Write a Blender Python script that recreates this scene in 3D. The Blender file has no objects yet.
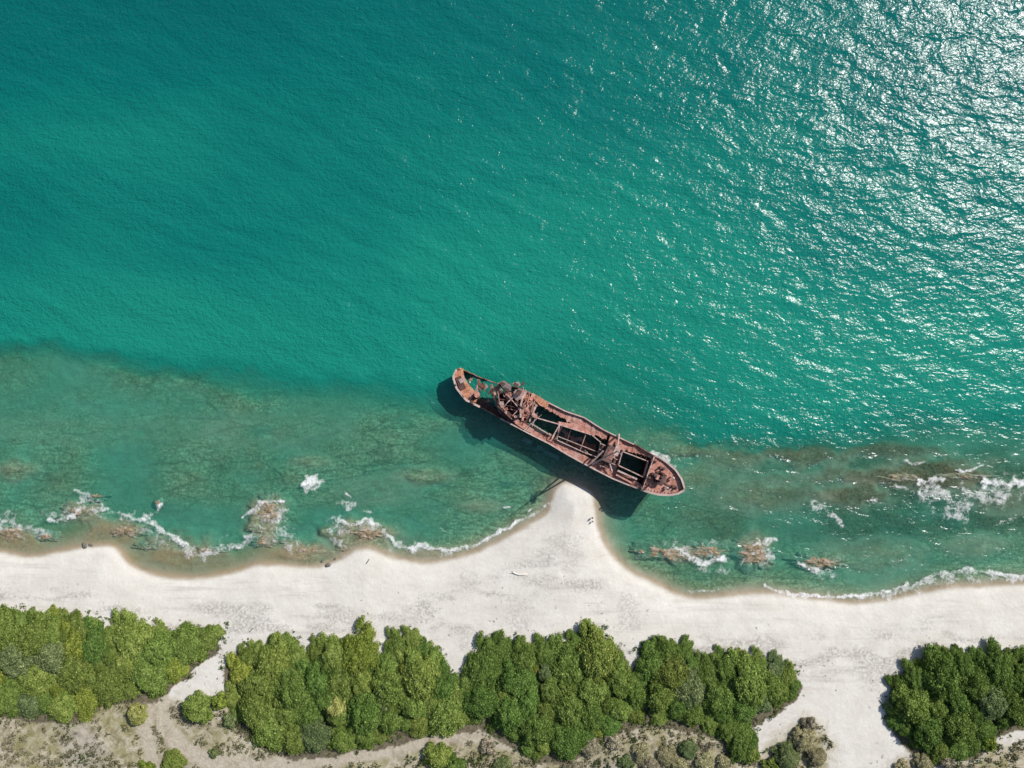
import bpy, bmesh, math, random
import numpy as np
from mathutils import Vector, Matrix, noise as mnoise

random.seed(7)
rng = np.random.default_rng(11)
S = 0.255            # metres per photo pixel on the water plane
H = 181.0            # camera height
sc = bpy.context.scene
COL = sc.collection
R = math.radians
SUN_EL, SUN_V = 39.0, (0.80, 0.60)

# ------------------------------------------------------------------ helpers
def P(px, py, z=0.0):
    k = S * (1.0 - z / H)
    return Vector(((px - 512) * k, (384 - py) * k, z))

def tag(o, label=None, cat=None, group=None, kind=None):
    if label: o['label'] = label
    if cat: o['category'] = cat
    if group: o['group'] = group
    if kind: o['kind'] = kind
    return o

def empty(name, loc=(0, 0, 0), rz=0.0):
    o = bpy.data.objects.new(name, None)
    o.location = loc
    o.rotation_euler = (0, 0, rz)
    o.empty_display_size = 0.5
    COL.objects.link(o)
    return o

def link(name, me, mat=None, parent=None):
    o = bpy.data.objects.new(name, me)
    if mat is not None:
        me.materials.append(mat)
    COL.objects.link(o)
    if parent is not None:
        o.parent = parent
    return o

def npmesh(name, V, F):
    """V (n,3) floats, F (m,4) quads"""
    me = bpy.data.meshes.new(name)
    V = np.asarray(V, np.float32); F = np.asarray(F, np.int32)
    m, k = F.shape
    me.vertices.add(len(V)); me.vertices.foreach_set('co', V.ravel())
    me.loops.add(m * k); me.loops.foreach_set('vertex_index', F.ravel())
    me.polygons.add(m)
    me.polygons.foreach_set('loop_start', np.arange(0, m * k, k, dtype=np.int32))
    me.polygons.foreach_set('loop_total', np.full(m, k, np.int32))
    me.update(calc_edges=True)
    return me

def attr(me, name, a):
    t = me.attributes.new(name, 'FLOAT', 'POINT')
    t.data.foreach_set('value', np.asarray(a, np.float32).ravel())

def smooth(me):
    me.polygons.foreach_set('use_smooth', np.ones(len(me.polygons), bool))

class MB:
    """collects solids into one mesh"""
    def __init__(s): s.v, s.f = [], []
    def add(s, v, f):
        b = len(s.v); s.v += [tuple(p) for p in v]; s.f += [tuple(i + b for i in q) for q in f]
    def prism(s, pts, t):
        """pts: ring of top points (Vector), t: thickness downwards"""
        n = len(pts)
        c = sum(((pts[i].x * pts[(i + 1) % n].y - pts[(i + 1) % n].x * pts[i].y) for i in range(n)))
        if c < 0: pts = pts[::-1]
        v = [p for p in pts] + [p - Vector((0, 0, t)) for p in pts]
        f = [tuple(range(n)), tuple(range(2 * n - 1, n - 1, -1))]
        f += [(i + n, (i + 1) % n + n, (i + 1) % n, i) for i in range(n)]
        s.add(v, f)
    def beam(s, a, b, w, h):
        d = (b - a); d.normalize()
        up = Vector((0, 0, 1)) if abs(d.z) < .95 else Vector((1, 0, 0))
        x = d.cross(up).normalized(); y = x.cross(d).normalized()
        v = []
        for p in (a, b):
            for (i, j) in ((-1, -1), (1, -1), (1, 1), (-1, 1)):
                v.append(p + x * i * w / 2 + y * j * h / 2)
        s.add(v, [(3, 2, 1, 0), (4, 5, 6, 7)] + [(i, (i + 1) % 4, (i + 1) % 4 + 4, i + 4) for i in range(4)])
    def tube(s, pts, rad, n=8):
        if not hasattr(rad, '__len__'): rad = [rad] * len(pts)
        v, f = [], []
        for k, p in enumerate(pts):
            d = (pts[min(k + 1, len(pts) - 1)] - pts[max(k - 1, 0)]).normalized()
            up = Vector((0, 0, 1)) if abs(d.z) < .9 else Vector((1, 0, 0))
            x = d.cross(up).normalized(); y = x.cross(d).normalized()
            for i in range(n):
                a = 2 * math.pi * i / n
                v.append(p + x * math.cos(a) * rad[k] + y * math.sin(a) * rad[k])
        for k in range(len(pts) - 1):
            for i in range(n):
                j = (i + 1) % n
                f.append((k * n + i, k * n + j, (k + 1) * n + j, (k + 1) * n + i))
        f.append(tuple(range(n - 1, -1, -1))); f.append(tuple(range((len(pts) - 1) * n, len(pts) * n)))
        s.add(v, f)
    def box(s, c, size, rz=0.0, tilt=(0, 0)):
        M = Matrix.Rotation(rz, 4, 'Z') @ Matrix.Rotation(tilt[0], 4, 'X') @ Matrix.Rotation(tilt[1], 4, 'Y')
        v = []
        for z in (-1, 1):
            for (x, y) in ((-1, -1), (1, -1), (1, 1), (-1, 1)):
                v.append(c + M @ Vector((x * size[0] / 2, y * size[1] / 2, z * size[2] / 2)))
        s.add(v, [(3, 2, 1, 0), (4, 5, 6, 7)] + [(i, (i + 1) % 4, (i + 1) % 4 + 4, i + 4) for i in range(4)])
    def build(s, name, mat, parent=None, origin=None, sm=False, bevel=0):
        me = bpy.data.meshes.new(name)
        o3 = origin if origin is not None else (parent.location if parent is not None else Vector((0, 0, 0)))
        me.from_pydata([(p[0] - o3[0], p[1] - o3[1], p[2] - o3[2]) for p in s.v], [], s.f)
        me.update()
        if sm: smooth(me)
        o = link(name, me, mat, parent)
        if bevel:
            m = o.modifiers.new('bevel', 'BEVEL'); m.width = bevel; m.segments = 1
        return o

# ------------------------------------------------------------------ noise fields
def _hash(ix, iy, seed):
    h = (ix * 374761393 + iy * 668265263 + seed * 982451653) & 0x7fffffff
    h = ((h ^ (h >> 13)) * 1274126177) & 0x7fffffff
    h = h ^ (h >> 16)
    return (h & 0xffff) / 65535.0

def vnoise(x, y, seed=0):
    ix = np.floor(x).astype(np.int64); iy = np.floor(y).astype(np.int64)
    fx = x - ix; fy = y - iy
    fx = fx * fx * (3 - 2 * fx); fy = fy * fy * (3 - 2 * fy)
    a = _hash(ix, iy, seed); b = _hash(ix + 1, iy, seed)
    c = _hash(ix, iy + 1, seed); d = _hash(ix + 1, iy + 1, seed)
    return (a * (1 - fx) + b * fx) * (1 - fy) + (c * (1 - fx) + d * fx) * fy

def fbm(x, y, seed=0, oc=4):
    s = 0; a = 1.0; t = 0
    for k in range(oc):
        s = s + a * vnoise(x, y, seed + k * 17); t += a
        x = x * 2.03 + 5.3; y = y * 2.03 + 1.7; a *= .5
    return s / t

def sstep(a, b, x):
    t = np.clip((x - a) / (b - a), 0, 1)
    return t * t * (3 - 2 * t)

def catmull(pts, n=6):
    pts = [np.array(p, float) for p in pts]; out = []
    for i in range(len(pts) - 1):
        p0 = pts[max(i - 1, 0)]; p1 = pts[i]; p2 = pts[i + 1]; p3 = pts[min(i + 2, len(pts) - 1)]
        for k in range(n):
            t = k / n
            out.append(.5 * ((2 * p1) + (-p0 + p2) * t + (2 * p0 - 5 * p1 + 4 * p2 - p3) * t * t + (-p0 + 3 * p1 - 3 * p2 + p3) * t ** 3))
    out.append(pts[-1])
    return np.array(out)

def seg_dist(px, py, line):
    best = np.full(px.shape, 1e18)
    for (x0, y0), (x1, y1) in zip(line[:-1], line[1:]):
        dx, dy = x1 - x0, y1 - y0; l = dx * dx + dy * dy + 1e-9
        t = np.clip(((px - x0) * dx + (py - y0) * dy) / l, 0, 1)
        best = np.minimum(best, (px - x0 - t * dx) ** 2 + (py - y0 - t * dy) ** 2)
    return np.sqrt(best)

def in_poly(px, py, poly):
    r = np.zeros(px.shape, bool); n = len(poly)
    for i in range(n):
        x0, y0 = poly[i]; x1, y1 = poly[(i + 1) % n]
        c = ((y0 > py) != (y1 > py)) & (px < (x1 - x0) * (py - y0) / ((y1 - y0) + 1e-12) + x0)
        r ^= c
    return r

# ------------------------------------------------------------------ layout (photo pixels on the water plane)
SHORE = catmull([(-900, 560), (-300, 556), (-60, 552), (0, 553.5), (32, 558), (75, 550), (107, 547), (120, 554), (132, 567), (150, 575), (175, 579),
    (200, 580), (237, 573), (260, 566), (290, 568), (312, 569), (332, 565), (355, 553), (370, 550), (392, 559), (412, 563), (432, 564.5), (455, 560),
    (486, 550), (510, 537), (532, 525), (548, 514), (553, 505), (557, 492), (565, 484.5), (578, 486.5), (591, 495), (594, 510), (597, 531), (610, 555), (630, 574), (655, 585), (682, 598),
    (705, 600), (726, 597.5), (768, 595), (818, 601), (855, 605), (893, 601), (943, 590), (985, 588), (1024, 585), (1100, 580), (1400, 590), (2000, 590)], 5)
REEF = catmull([(-900, 340), (-50, 342), (0, 346), (100, 353), (200, 365), (262, 378), (350, 385), (440, 392), (520, 400), (620, 428), (690, 446), (740, 440), (800, 438), (860, 432), (920, 425), (1024, 428), (1200, 430), (2000, 440)], 4)
TRACKS = [([(222, 615), (232, 640), (215, 668), (190, 683), (165, 698), (150, 720), (158, 760), (150, 800)], 9),
          ([(160, 700), (180, 735), (215, 755), (260, 762), (330, 752), (400, 741), (440, 730), (475, 728), (530, 745)], 11),
          ([(835, 640), (842, 670), (850, 700), (852, 740), (850, 800)], 17),
          ([(735, 728), (752, 735), (765, 748), (770, 790)], 10), ([(800, 700), (770, 715), (745, 730)], 16)]
SOIL = [(-2000, 690), (0, 690), (60, 695), (115, 684), (160, 690), (190, 702), (232, 690), (300, 715), (400, 715), (450, 705), (560, 715), (640, 705), (715, 715), (742, 735), (756, 752), (778, 728), (800, 712), (818, 715),
        (824, 740), (822, 775), (860, 800), (2000, 900), (2000, 6000), (-2000, 6000)]
SOIL2 = [(896, 752), (915, 748), (950, 758), (980, 742), (1010, 738), (2000, 720), (2000, 6000), (870, 6000), (885, 765)]

#  awash / submerged rock shoals: x, y, rx, ry, top depth, rockiness
SHOALS = [(15, 538, 34, 17, -.12, .8), (82, 512, 30, 15, -.25, .8), (112, 533, 45, 15, -.15, .75), (182, 556, 60, 20, -.15, .75), (266, 518, 22, 28, -.12, .85), (300, 553, 50, 14, -.15, .7),
          (360, 535, 40, 18, -.15, .85), (440, 554, 50, 8, -.2, .3), (688, 556, 42, 13, -.2, .9), (757, 550, 21, 21, -.12, .9), (820, 563, 26, 9, -.3, .9),
          (925, 477, 130, 19, -.32, 1.0), (850, 495, 60, 17, -.5, .95), (735, 455, 50, 20, -.8, .85), (1010, 500, 60, 25, -.7, .6), (770, 495, 75, 22, -.8, .85), (700, 478, 40, 16, -1.0, .8), (660, 440, 40, 14, -1.4, .6),
          (310, 462, 26, 8, -.9, .9), (12, 470, 30, 14, -.7, .9), (425, 476, 40, 9, -.8, .9), (480, 506, 30, 9, -.7, .7), (370, 492, 50, 18, -1.2, .6), (60, 430, 90, 20, -1.5, .7), (250, 430, 120, 22, -1.4, .7),
          (800, 455, 65, 13, -.6, .95), (885, 450, 55, 10, -.7, .9), (700, 450, 30, 12, -.7, .9), (870, 555, 60, 20, -1.0, .6), (980, 545, 50, 14, -.9, .5)]

GROVES = {
 'left': [(-45, 610), (0, 609), (60, 611), (100, 614), (108, 628), (118, 617), (150, 622), (190, 625), (222, 619), (226, 632), (217, 648), (200, 664), (180, 677), (160, 693), (138, 694), (110, 697), (75, 716), (50, 713), (0, 710), (-45, 708)],
 'middle': [(264, 640), (296, 634), (306, 652), (316, 638), (335, 634), (350, 632), (372, 640), (379, 658), (386, 642), (410, 627), (428, 638), (446, 660), (457, 674), (466, 662), (478, 648), (490, 636), (530, 637), (555, 642), (575, 629), (600, 627), (620, 644), (631, 664), (641, 644), (665, 636), (690, 640), (699, 660), (708, 648), (745, 652),
    (765, 655), (790, 664), (799, 678), (793, 695), (770, 708), (748, 720), (757, 743), (750, 757), (730, 750), (718, 733), (700, 726), (680, 722), (640, 716), (600, 732), (565, 756), (535, 754), (505, 735), (480, 720), (440, 726), (410, 732),
    (380, 740), (340, 746), (300, 751), (262, 738), (238, 718), (228, 690), (228, 660), (242, 646)],
 'right': [(905, 668), (925, 656), (955, 646), (985, 653), (1010, 652), (1070, 655), (1070, 718), (1010, 722), (985, 733), (965, 752), (930, 756), (902, 742), (887, 724), (881, 700), (886, 680)]}
def fields(X, Y):
    px = X / S + 512; py = 384 - Y / S
    ys = np.interp(px, SHORE[:, 0], SHORE[:, 1])
    near = (np.abs(px - 512) < 900) & (np.abs(py - 384) < 700)
    d = np.abs(py - ys)
    if near.any():
        d[near] = seg_dist(px[near], py[near], SHORE)
    d = np.where(py > ys, d, -d)
    n1 = fbm(px / 60, py / 40, 1, 5); n2 = fbm(px / 14, py / 9, 5, 4); n3 = fbm(px / 190, py / 120, 9, 3)
    dw = d + (n1 - .5) * 9 * sstep(-2, -30, d)
    prof = np.interp(dw, [-3000, -900, -500, -300, -200, -130, -80, -50, -30, -20, -12, -8, -4, 0, 6, 20, 60, 140, 400, 3000],
                     [-25, -16, -11, -8.5, -6.4, -4.6, -3.2, -2.3, -1.5, -1.05, -.55, -.3, 0., .25, .65, 1.2, 1.9, 2.6, 4, 16])
    yr = np.interp(px, REEF[:, 0], REEF[:, 1]) + (n1 - .5) * 34 + (n2 - .5) * 14
    rw = 16 + 14 * sstep(120, 420, px); reef = sstep(-rw, rw, py - yr) * sstep(-5, -15, d + (n2 - .5) * 8)
    z = np.where(d < -10, prof * (1 - reef) + np.maximum(np.minimum(prof, -.2), -1.55 + (n1 - .5) * 1.5) * reef, prof)
    z = z + np.where(d < -30, (n3 - .5) * 3.2 * sstep(-120, -220, d) * (1 - reef), 0)
    z = z - .8 * np.exp(-((py - yr + 14) / 9) ** 2) * sstep(130, 20, px) * (d < -30)
    rock = reef * np.clip(.82 + (n1 - .5) * 2.6, 0, 1)
    for (cx, cy, rx, ry, top, rk) in SHOALS:
        m = (np.abs(px - cx) < rx * 2) & (np.abs(py - cy) < ry * 2.2)
        if not m.any(): continue
        q = np.sqrt(((px[m] - cx) / rx) ** 2 + ((py[m] - cy) / ry) ** 2) + (n2[m] - .5) * 1.1 + (n1[m] - .5) * .8
        w = sstep(1.15, .35, q)
        land = sstep(-4, -9, d[m])
        zz = z[m]; t = np.minimum(top + (n2[m] - .5) * .5, -.03)
        z[m] = np.where(zz < t, zz + (t - zz) * w * land, zz)
        rock[m] = np.maximum(rock[m] * (1 - w), w * rk * sstep(-2, -8, d[m]))
    z = z + np.where(d < -8, (n2 - .5) * .45 * rock, (n2 - .5) * .12 * sstep(-2, 8, d))
    # land zones
    soil = np.zeros_like(px)
    m = py > 640
    if m.any():
        acc = np.zeros(m.sum())
        for k in range(7):
            jx = px[m] + (fbm(px[m] / 13, py[m] / 13, 31 + k * 7, 4) - .5) * 44; jy = py[m] + (fbm(px[m] / 13, py[m] / 13, 37 + k * 7, 4) - .5) * 34
            acc += in_poly(jx, jy, SOIL) | in_poly(jx, jy, SOIL2)
        soil[m] = acc / 7
    path = np.zeros_like(px)
    for pts, w in TRACKS:
        m = (py > 590) & near
        if m.any():
            t = seg_dist(px[m], py[m], catmull(pts, 4)) + (n2[m] - .5) * 7
            path[m] = np.maximum(path[m], sstep(w, w * .5, t))
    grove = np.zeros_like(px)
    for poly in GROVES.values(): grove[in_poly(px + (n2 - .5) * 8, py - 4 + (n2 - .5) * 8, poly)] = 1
    wet = sstep(1.5, -3.5, d + (n2 - .5) * 3) 
    weed = sstep(.50, .72, fbm(px / 42 + 3, py / 11, 51, 4)) * sstep(16, 30, d) * sstep(95, 55, d)
    weed = np.maximum(weed, .6 * sstep(.56, .74, fbm(px / 26, py / 20, 57, 4)) * sstep(5, 14, d) * (px > 460) * (px < 640))
    return dict(px=px, py=py, d=d, z=z, rock=rock, soil=soil, path=path, wet=wet, weed=weed, algae=sstep(640, 860, px + (n1 - .5) * 160) * sstep(-48, -62, d), ochre=sstep(-34, -20, d) * sstep(330, 250, px), litter=grove, n1=n1, n3=n3)

def axis(lo, hi, step, far, g=1.22):
    a = list(np.arange(lo, hi + step * .5, step)); s = step; x = a[-1]; up = []
    while x < far: s *= g; x += s; up.append(x)
    s = step; x = a[0]; dn = []
    while x > -far: s *= g; x -= s; dn.append(x)
    return np.array(dn[::-1] + a + up)

def grid(xs, ys):
    X, Y = np.meshgrid(xs, ys); nx, ny = len(xs), len(ys)
    i = np.arange(nx * ny).reshape(ny, nx)
    F = np.stack([i[:-1, :-1].ravel(), i[:-1, 1:].ravel(), i[1:, 1:].ravel(), i[1:, :-1].ravel()], 1)
    return X.ravel(), Y.ravel(), F

# ------------------------------------------------------------------ node helpers
def mat(name):
    m = bpy.data.materials.new(name); m.use_nodes = True
    nt = m.node_tree; nt.nodes.clear()
    out = nt.nodes.new('ShaderNodeOutputMaterial')
    return m, nt, out

class G:
    def __init__(s, nt): s.nt = nt
    def n(s, t, **kw):
        nd = s.nt.nodes.new('ShaderNode' + t)
        for k, v in kw.items():
            if k.startswith('i_'):
                key = k[2:].replace('_', ' ')
                s.set(nd.inputs[int(key) if key.isdigit() else key], v)
            else: setattr(nd, k, v)
        return nd
    def set(s, sock, v):
        if hasattr(v, 'is_output'): s.nt.links.new(v, sock)
        elif isinstance(v, bpy.types.Node): s.nt.links.new(v.outputs[0], sock)
        else:
            if sock.type == 'RGBA' and len(v) == 3: v = (*v, 1)
            sock.default_value = v
    def math(s, op, a, b=None, c=None, clamp=False):
        nd = s.nt.nodes.new('ShaderNodeMath'); nd.operation = op; nd.use_clamp = clamp
        for i, v in enumerate((a, b, c)):
            if v is not None: s.set(nd.inputs[i], v)
        return nd.outputs[0]
    def mix(s, f, a, b, blend='MIX'):
        nd = s.nt.nodes.new('ShaderNodeMix'); nd.data_type = 'RGBA'; nd.blend_type = blend
        s.set(nd.inputs[0], f); s.set(nd.inputs[6], a); s.set(nd.inputs[7], b)
        return nd.outputs[2]
    def ramp(s, f, stops):
        nd = s.nt.nodes.new('ShaderNodeValToRGB'); e = nd.color_ramp.elements
        while len(e) < len(stops): e.new(.5)
        for k, (p, c) in enumerate(stops):
            e[k].position = p; e[k].color = (*c, 1) if len(c) == 3 else c
        s.set(nd.inputs[0], f); return nd.outputs[0]
    def mr(s, f, a, b, c=0., d=1.):
        nd = s.nt.nodes.new('ShaderNodeMapRange'); nd.clamp = True
        for i, v in enumerate((f, a, b, c, d)): s.set(nd.inputs[i], v)
        return nd.outputs[0]
    def at(s, name): return s.n('Attribute', attribute_name=name).outputs['Fac']
    def pos(s): return s.n('NewGeometry').outputs['Position']
    def map(s, vec, rz=0, sc_=(1, 1, 1), loc=(0, 0, 0)):
        return s.n('Mapping', i_Vector=vec, i_Rotation=(0, 0, rz), i_Scale=sc_, i_Location=loc).outputs[0]
    def noise(s, vec, scale, det=3, rough=.55, dist=0.):
        return s.n('TexNoise', i_Vector=vec, i_Scale=scale, i_Detail=det, i_Roughness=rough, i_Distortion=dist).outputs[0]

# ------------------------------------------------------------------ materials
def ground_material():
    m, nt, out = mat('ground'); g = G(nt); p = g.pos()
    nf = g.noise(p, 1.6, 4, .65); nm = g.noise(p, .22, 4, .6); nl = g.noise(p, .05, 3)
    sand = g.mix(g.mr(nm, .3, .7), (.475, .445, .392), (.562, .538, .49))
    sand = g.mix(g.mr(nf, .35, .7, 0, .4), sand, (.43, .395, .34))
    tr = g.noise(g.map(p, R(-3), (.05, .9, 1)), .8, 4, .65, .4)
    sand = g.mix(g.math('MULTIPLY', g.mr(tr, .54, .66, 0, .42), g.mr(nl, .42, .6)), sand, (.33, .30, .26))
    sand = g.mix(g.math('MULTIPLY', g.at('weed'), g.mr(nf, .38, .62, .05, .75)), sand, (.235, .215, .19))
    wetc = g.mix(g.mr(nm, .35, .65), (.215, .172, .112), (.30, .25, .18))
    sand = g.mix(g.at('wet'), sand, wetc)
    # dry scrub soil
    ns = g.noise(p, .55, 6, .7, .6)
    soil = g.ramp(ns, [(.30, (.085, .075, .05)), (.42, (.21, .18, .115)), (.52, (.32, .28, .195)), (.62, (.41, .365, .285)), (.72, (.22, .21, .095))])
    soil = g.mix(g.mr(nm, .45, .65, 0, .65), soil, (.18, .17, .06))
    soil = g.mix(g.mr(nl, .5, .62, 0, .6), soil, (.30, .27, .235))
    c = g.mix(g.at('soil'), sand, soil)
    pathc = g.mix(g.mr(nf, .35, .65), (.31, .265, .205), (.43, .38, .315))
    c = g.mix(g.math('MULTIPLY', g.at('path'), g.math('MULTIPLY', g.at('soil'), g.mr(nm, .3, .6, .35, .85))), c, pathc)
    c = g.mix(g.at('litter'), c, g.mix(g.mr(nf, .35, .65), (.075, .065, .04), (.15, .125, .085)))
    # reef rock under water: bedded plates with cracks
    q = g.map(p, R(8), (.45, 1.5, 1))
    wn = g.n('TexNoise', i_Vector=p, i_Scale=.3, i_Detail=5.)
    q2 = g.n('VectorMath', operation='ADD', i_0=q, i_1=g.n('VectorMath', operation='SCALE', i_0=wn.outputs[1], i_3=1.5)).outputs[0]
    v = g.n('TexVoronoi', feature='DISTANCE_TO_EDGE', i_Vector=q2, i_Scale=.16).outputs[0]
    v3 = g.n('TexVoronoi', feature='DISTANCE_TO_EDGE', i_Vector=g.n('VectorMath', operation='ADD', i_0=g.map(p, R(-10), (.8, 1.3, 1), (5, 9, 0)), i_1=g.n('VectorMath', operation='SCALE', i_0=wn.outputs[1], i_3=1.6)).outputs[0], i_Scale=.33).outputs[0]
    crack = g.math('MAXIMUM', g.math('MULTIPLY', g.mr(v, .0, .06, 1., 0.), g.mr(nm, .40, .55, .25, 1.)), g.math('MULTIPLY', g.mr(v3, .0, .055, .85, 0.), g.mr(nl, .45, .6, 0., 1.)))
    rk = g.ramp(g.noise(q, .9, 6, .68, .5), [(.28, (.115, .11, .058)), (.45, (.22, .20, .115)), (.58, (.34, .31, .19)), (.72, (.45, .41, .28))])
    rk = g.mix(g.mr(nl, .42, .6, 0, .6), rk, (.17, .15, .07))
    rk = g.mix(g.mr(g.noise(p, 1.5, 5, .75, .3), .44, .60, 0, .72), rk, (.06, .065, .035))  # fine dark rock and algae grain, also painting in the light mottling of caustics
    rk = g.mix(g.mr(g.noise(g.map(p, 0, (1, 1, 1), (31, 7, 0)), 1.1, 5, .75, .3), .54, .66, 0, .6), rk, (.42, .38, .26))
    rk = g.mix(g.math('MULTIPLY', crack, .6), rk, (.02, .025, .018))
    rk = g.mix(g.math('MULTIPLY', g.at('ochre'), g.mr(nm, .35, .6, .35, .95)), rk, g.mix(g.mr(nf, .35, .65), (.115, .088, .042), (.27, .205, .11)))
    rk = g.mix(g.math('MULTIPLY', g.at('algae'), g.mr(nm, .3, .6, 1., .7)), rk, g.mix(g.mr(nf, .38, .62), (.014, .015, .008), (.085, .075, .034)))
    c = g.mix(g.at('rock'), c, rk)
    c = g.mix(g.math('MULTIPLY', g.math('MULTIPLY', g.at('ochre'), g.at('wet')), g.mr(nm, .4, .62, 0, .6)), c, (.20, .145, .07))
    b = g.n('Bump', i_Height=g.math('ADD', g.noise(p, .9, 5, .65), g.math('MULTIPLY', g.at('soil'), g.math('MULTIPLY', ns, 1.8))), i_Strength=.32, i_Distance=.35)
    sh = g.n('BsdfPrincipled', i_Base_Color=c, i_Roughness=.95, i_Normal=b)
    sh.inputs['Specular IOR Level'].default_value = .1
    nt.links.new(sh.outputs[0], out.inputs[0]); return m

def water_material():
    m, nt, out = mat('sea_water'); g = G(nt); p = g.pos()
    d = g.at('depth')
    # chop
    q = g.map(p, R(20), (.55, 1, 1))
    q2 = g.map(p, R(-14), (.7, 1, 1))
    gust = g.mr(g.noise(g.map(p, R(18), (.35, 1, 1)), .05, 4, .6), .34, .66, .80, 1.15)
    calm = g.math('MULTIPLY', gust, g.mr(d, .0, 1.6, .3, 1.))
    h = g.math('MULTIPLY', g.noise(q, .17, 2, .5, .6), .72)
    h = g.math('ADD', h, g.math('MULTIPLY', g.noise(q, .58, 2, .55, .6), .34))
    h = g.math('ADD', h, g.math('MULTIPLY', g.noise(q2, 1.25, 2, .6, .4), .155))
    hb = g.math('MULTIPLY', h, calm)
    bg = g.n('Bump', i_Height=hb, i_Strength=1., i_Distance=1.2)
    q3 = g.map(p, R(12), (.85, 1.1, 1))
    hd = g.math('ADD', g.math('MULTIPLY', g.noise(q3, .9, 2, .6, .2), .32), g.math('MULTIPLY', g.noise(q3, 2.3, 2, .6, .2), .17))
    hd = g.math('MULTIPLY', g.math('MULTIPLY_ADD', hb, .25, hd), g.mr(gust, .80, 1.15, .8, 1.15))
    bd = g.n('Bump', i_Height=hd, i_Strength=1., i_Distance=1.0)
    # body
    a = g.math('SUBTRACT', 1., g.math('EXPONENT', g.math('MULTIPLY', d, g.math('MULTIPLY_ADD', d, -.06, -.09))))
    body = g.ramp(g.mr(d, 0., 14.), [(0., (.12, .27, .19)), (.12, (.035, .235, .165)), (.30, (.006, .176, .126)), (.45, (.008, .190, .133)), (.56, (.006, .174, .126)), (.74, (.001, .110, .096)), (.95, (.0006, .078, .078))])
    body = g.mix(g.mr(g.noise(g.map(p, R(6), (.35, 1, 1)), .02, 4, .6), .35, .65, 0, .5), body, g.mix(1., body, (.8, .80, .86), 'MULTIPLY'))
    df = g.n('BsdfDiffuse', i_Color=body, i_Normal=bd)
    tint = g.n('CombineColor', i_Red=g.math('EXPONENT', g.math('MULTIPLY', d, -.40)), i_Green=g.math('EXPONENT', g.math('MULTIPLY', d, -.035)), i_Blue=g.math('EXPONENT', g.math('MULTIPLY', d, -.065)))
    tr = g.n('BsdfTransparent', i_Color=tint)
    mx = g.n('MixShader', i_0=a, i_1=tr, i_2=df)
    gl = g.n('BsdfGlossy', i_Roughness=.30, i_Normal=bg); gl.distribution = 'BECKMANN'
    # Schlick reflectance, the same from above and from below the surface
    dt = g.n('VectorMath', operation='DOT_PRODUCT', i_0=bg, i_1=g.n('NewGeometry').outputs['Incoming']).outputs['Value']
    fr = g.math('ADD', .026, g.math('MULTIPLY', .979, g.math('POWER', g.math('SUBTRACT', 1., g.math('ABSOLUTE', dt), None, True), 5.)))
    fin = g.n('MixShader', i_0=fr, i_1=mx, i_2=gl)
    nt.links.new(fin.outputs[0], out.inputs[0]); return m

def foam_material():
    m, nt, out = mat('sea_foam'); g = G(nt); p = g.pos()
    f = g.at('foam')
    n = g.noise(p, 1.5, 6, .75, .6); n2 = g.noise(p, .38, 3, .6)
    val = g.math('ADD', g.math('MULTIPLY_ADD', g.math('SUBTRACT', n, .5), 2.0, f), g.math('MULTIPLY', g.math('SUBTRACT', n2, .5), 2.3))
    al = g.math('MULTIPLY', g.mr(val, .36, 1.5, 0., .92), g.mr(f, .04, .4, 0, 1.))
    sh = g.n('BsdfPrincipled', i_Base_Color=(.80, .79, .77), i_Roughness=.8, i_Normal=g.n('Bump', i_Height=n, i_Strength=.5, i_Distance=.3))
    mx = g.n('MixShader', i_0=al, i_1=g.n('BsdfTransparent'), i_2=sh)
    nt.links.new(mx.outputs[0], out.inputs[0]); return m

def rust(name, lo, mid, hi, pale=.2, dark=.35, scale=.5):
    m, nt, out = mat(name); g = G(nt); p = g.pos()
    n1 = g.noise(p, scale, 6, .68, .4); n2 = g.noise(p, scale * 3.3, 4, .65); n3 = g.noise(p, scale * .45, 3)
    c = g.ramp(n1, [(.28, lo), (.5, mid), (.72, hi)])
    c = g.mix(g.mr(n2, .52, .64, 0, dark), c, (.045, .028, .024))
    c = g.mix(g.mr(n3, .52, .62, 0, pale), c, (.44, .33, .29))
    sh = g.n('BsdfPrincipled', i_Base_Color=c, i_Roughness=.85, i_Metallic=0., i_Normal=g.n('Bump', i_Height=n2, i_Strength=.6, i_Distance=.12))
    sh.inputs['Specular IOR Level'].default_value = .2
    nt.links.new(sh.outputs[0], out.inputs[0]); return m

def leaf_material(name, a, b, c):
    m, nt, out = mat(name); g = G(nt); p = g.pos()
    rnd = g.n('ObjectInfo').outputs['Random']
    n = g.noise(p, .55, 4, .7); n2 = g.noise(p, 2.2, 2, .6)
    col = g.ramp(n, [(.3, a), (.5, b), (.7, c)])
    col = g.mix(g.mr(n2, .4, .7, 0, .45), col, tuple(x * 1.5 for x in c))
    lv = g.at('leaf'); col = g.mix(1., col, g.ramp(lv, [(0., (.55, .58, .5)), (.5, (1., 1., .95)), (.85, (1.35, 1.3, 1.25)), (1., (2.1, 1.95, 1.9))]), 'MULTIPLY')
    hsv = g.n('HueSaturation', i_Color=col, i_Value=g.mr(rnd, 0, 1, 1.0, 1.45), i_Hue=g.mr(g.n('Math', operation='FRACT', i_0=g.math('MULTIPLY', rnd, 7.31)), 0, 1, .488, .512))
    df = g.n('BsdfDiffuse', i_Color=hsv); tl = g.n('BsdfTranslucent', i_Color=hsv)
    mx = g.n('MixShader', i_0=.3, i_1=df, i_2=tl)
    nt.links.new(mx.outputs[0], out.inputs[0]); return m

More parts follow.
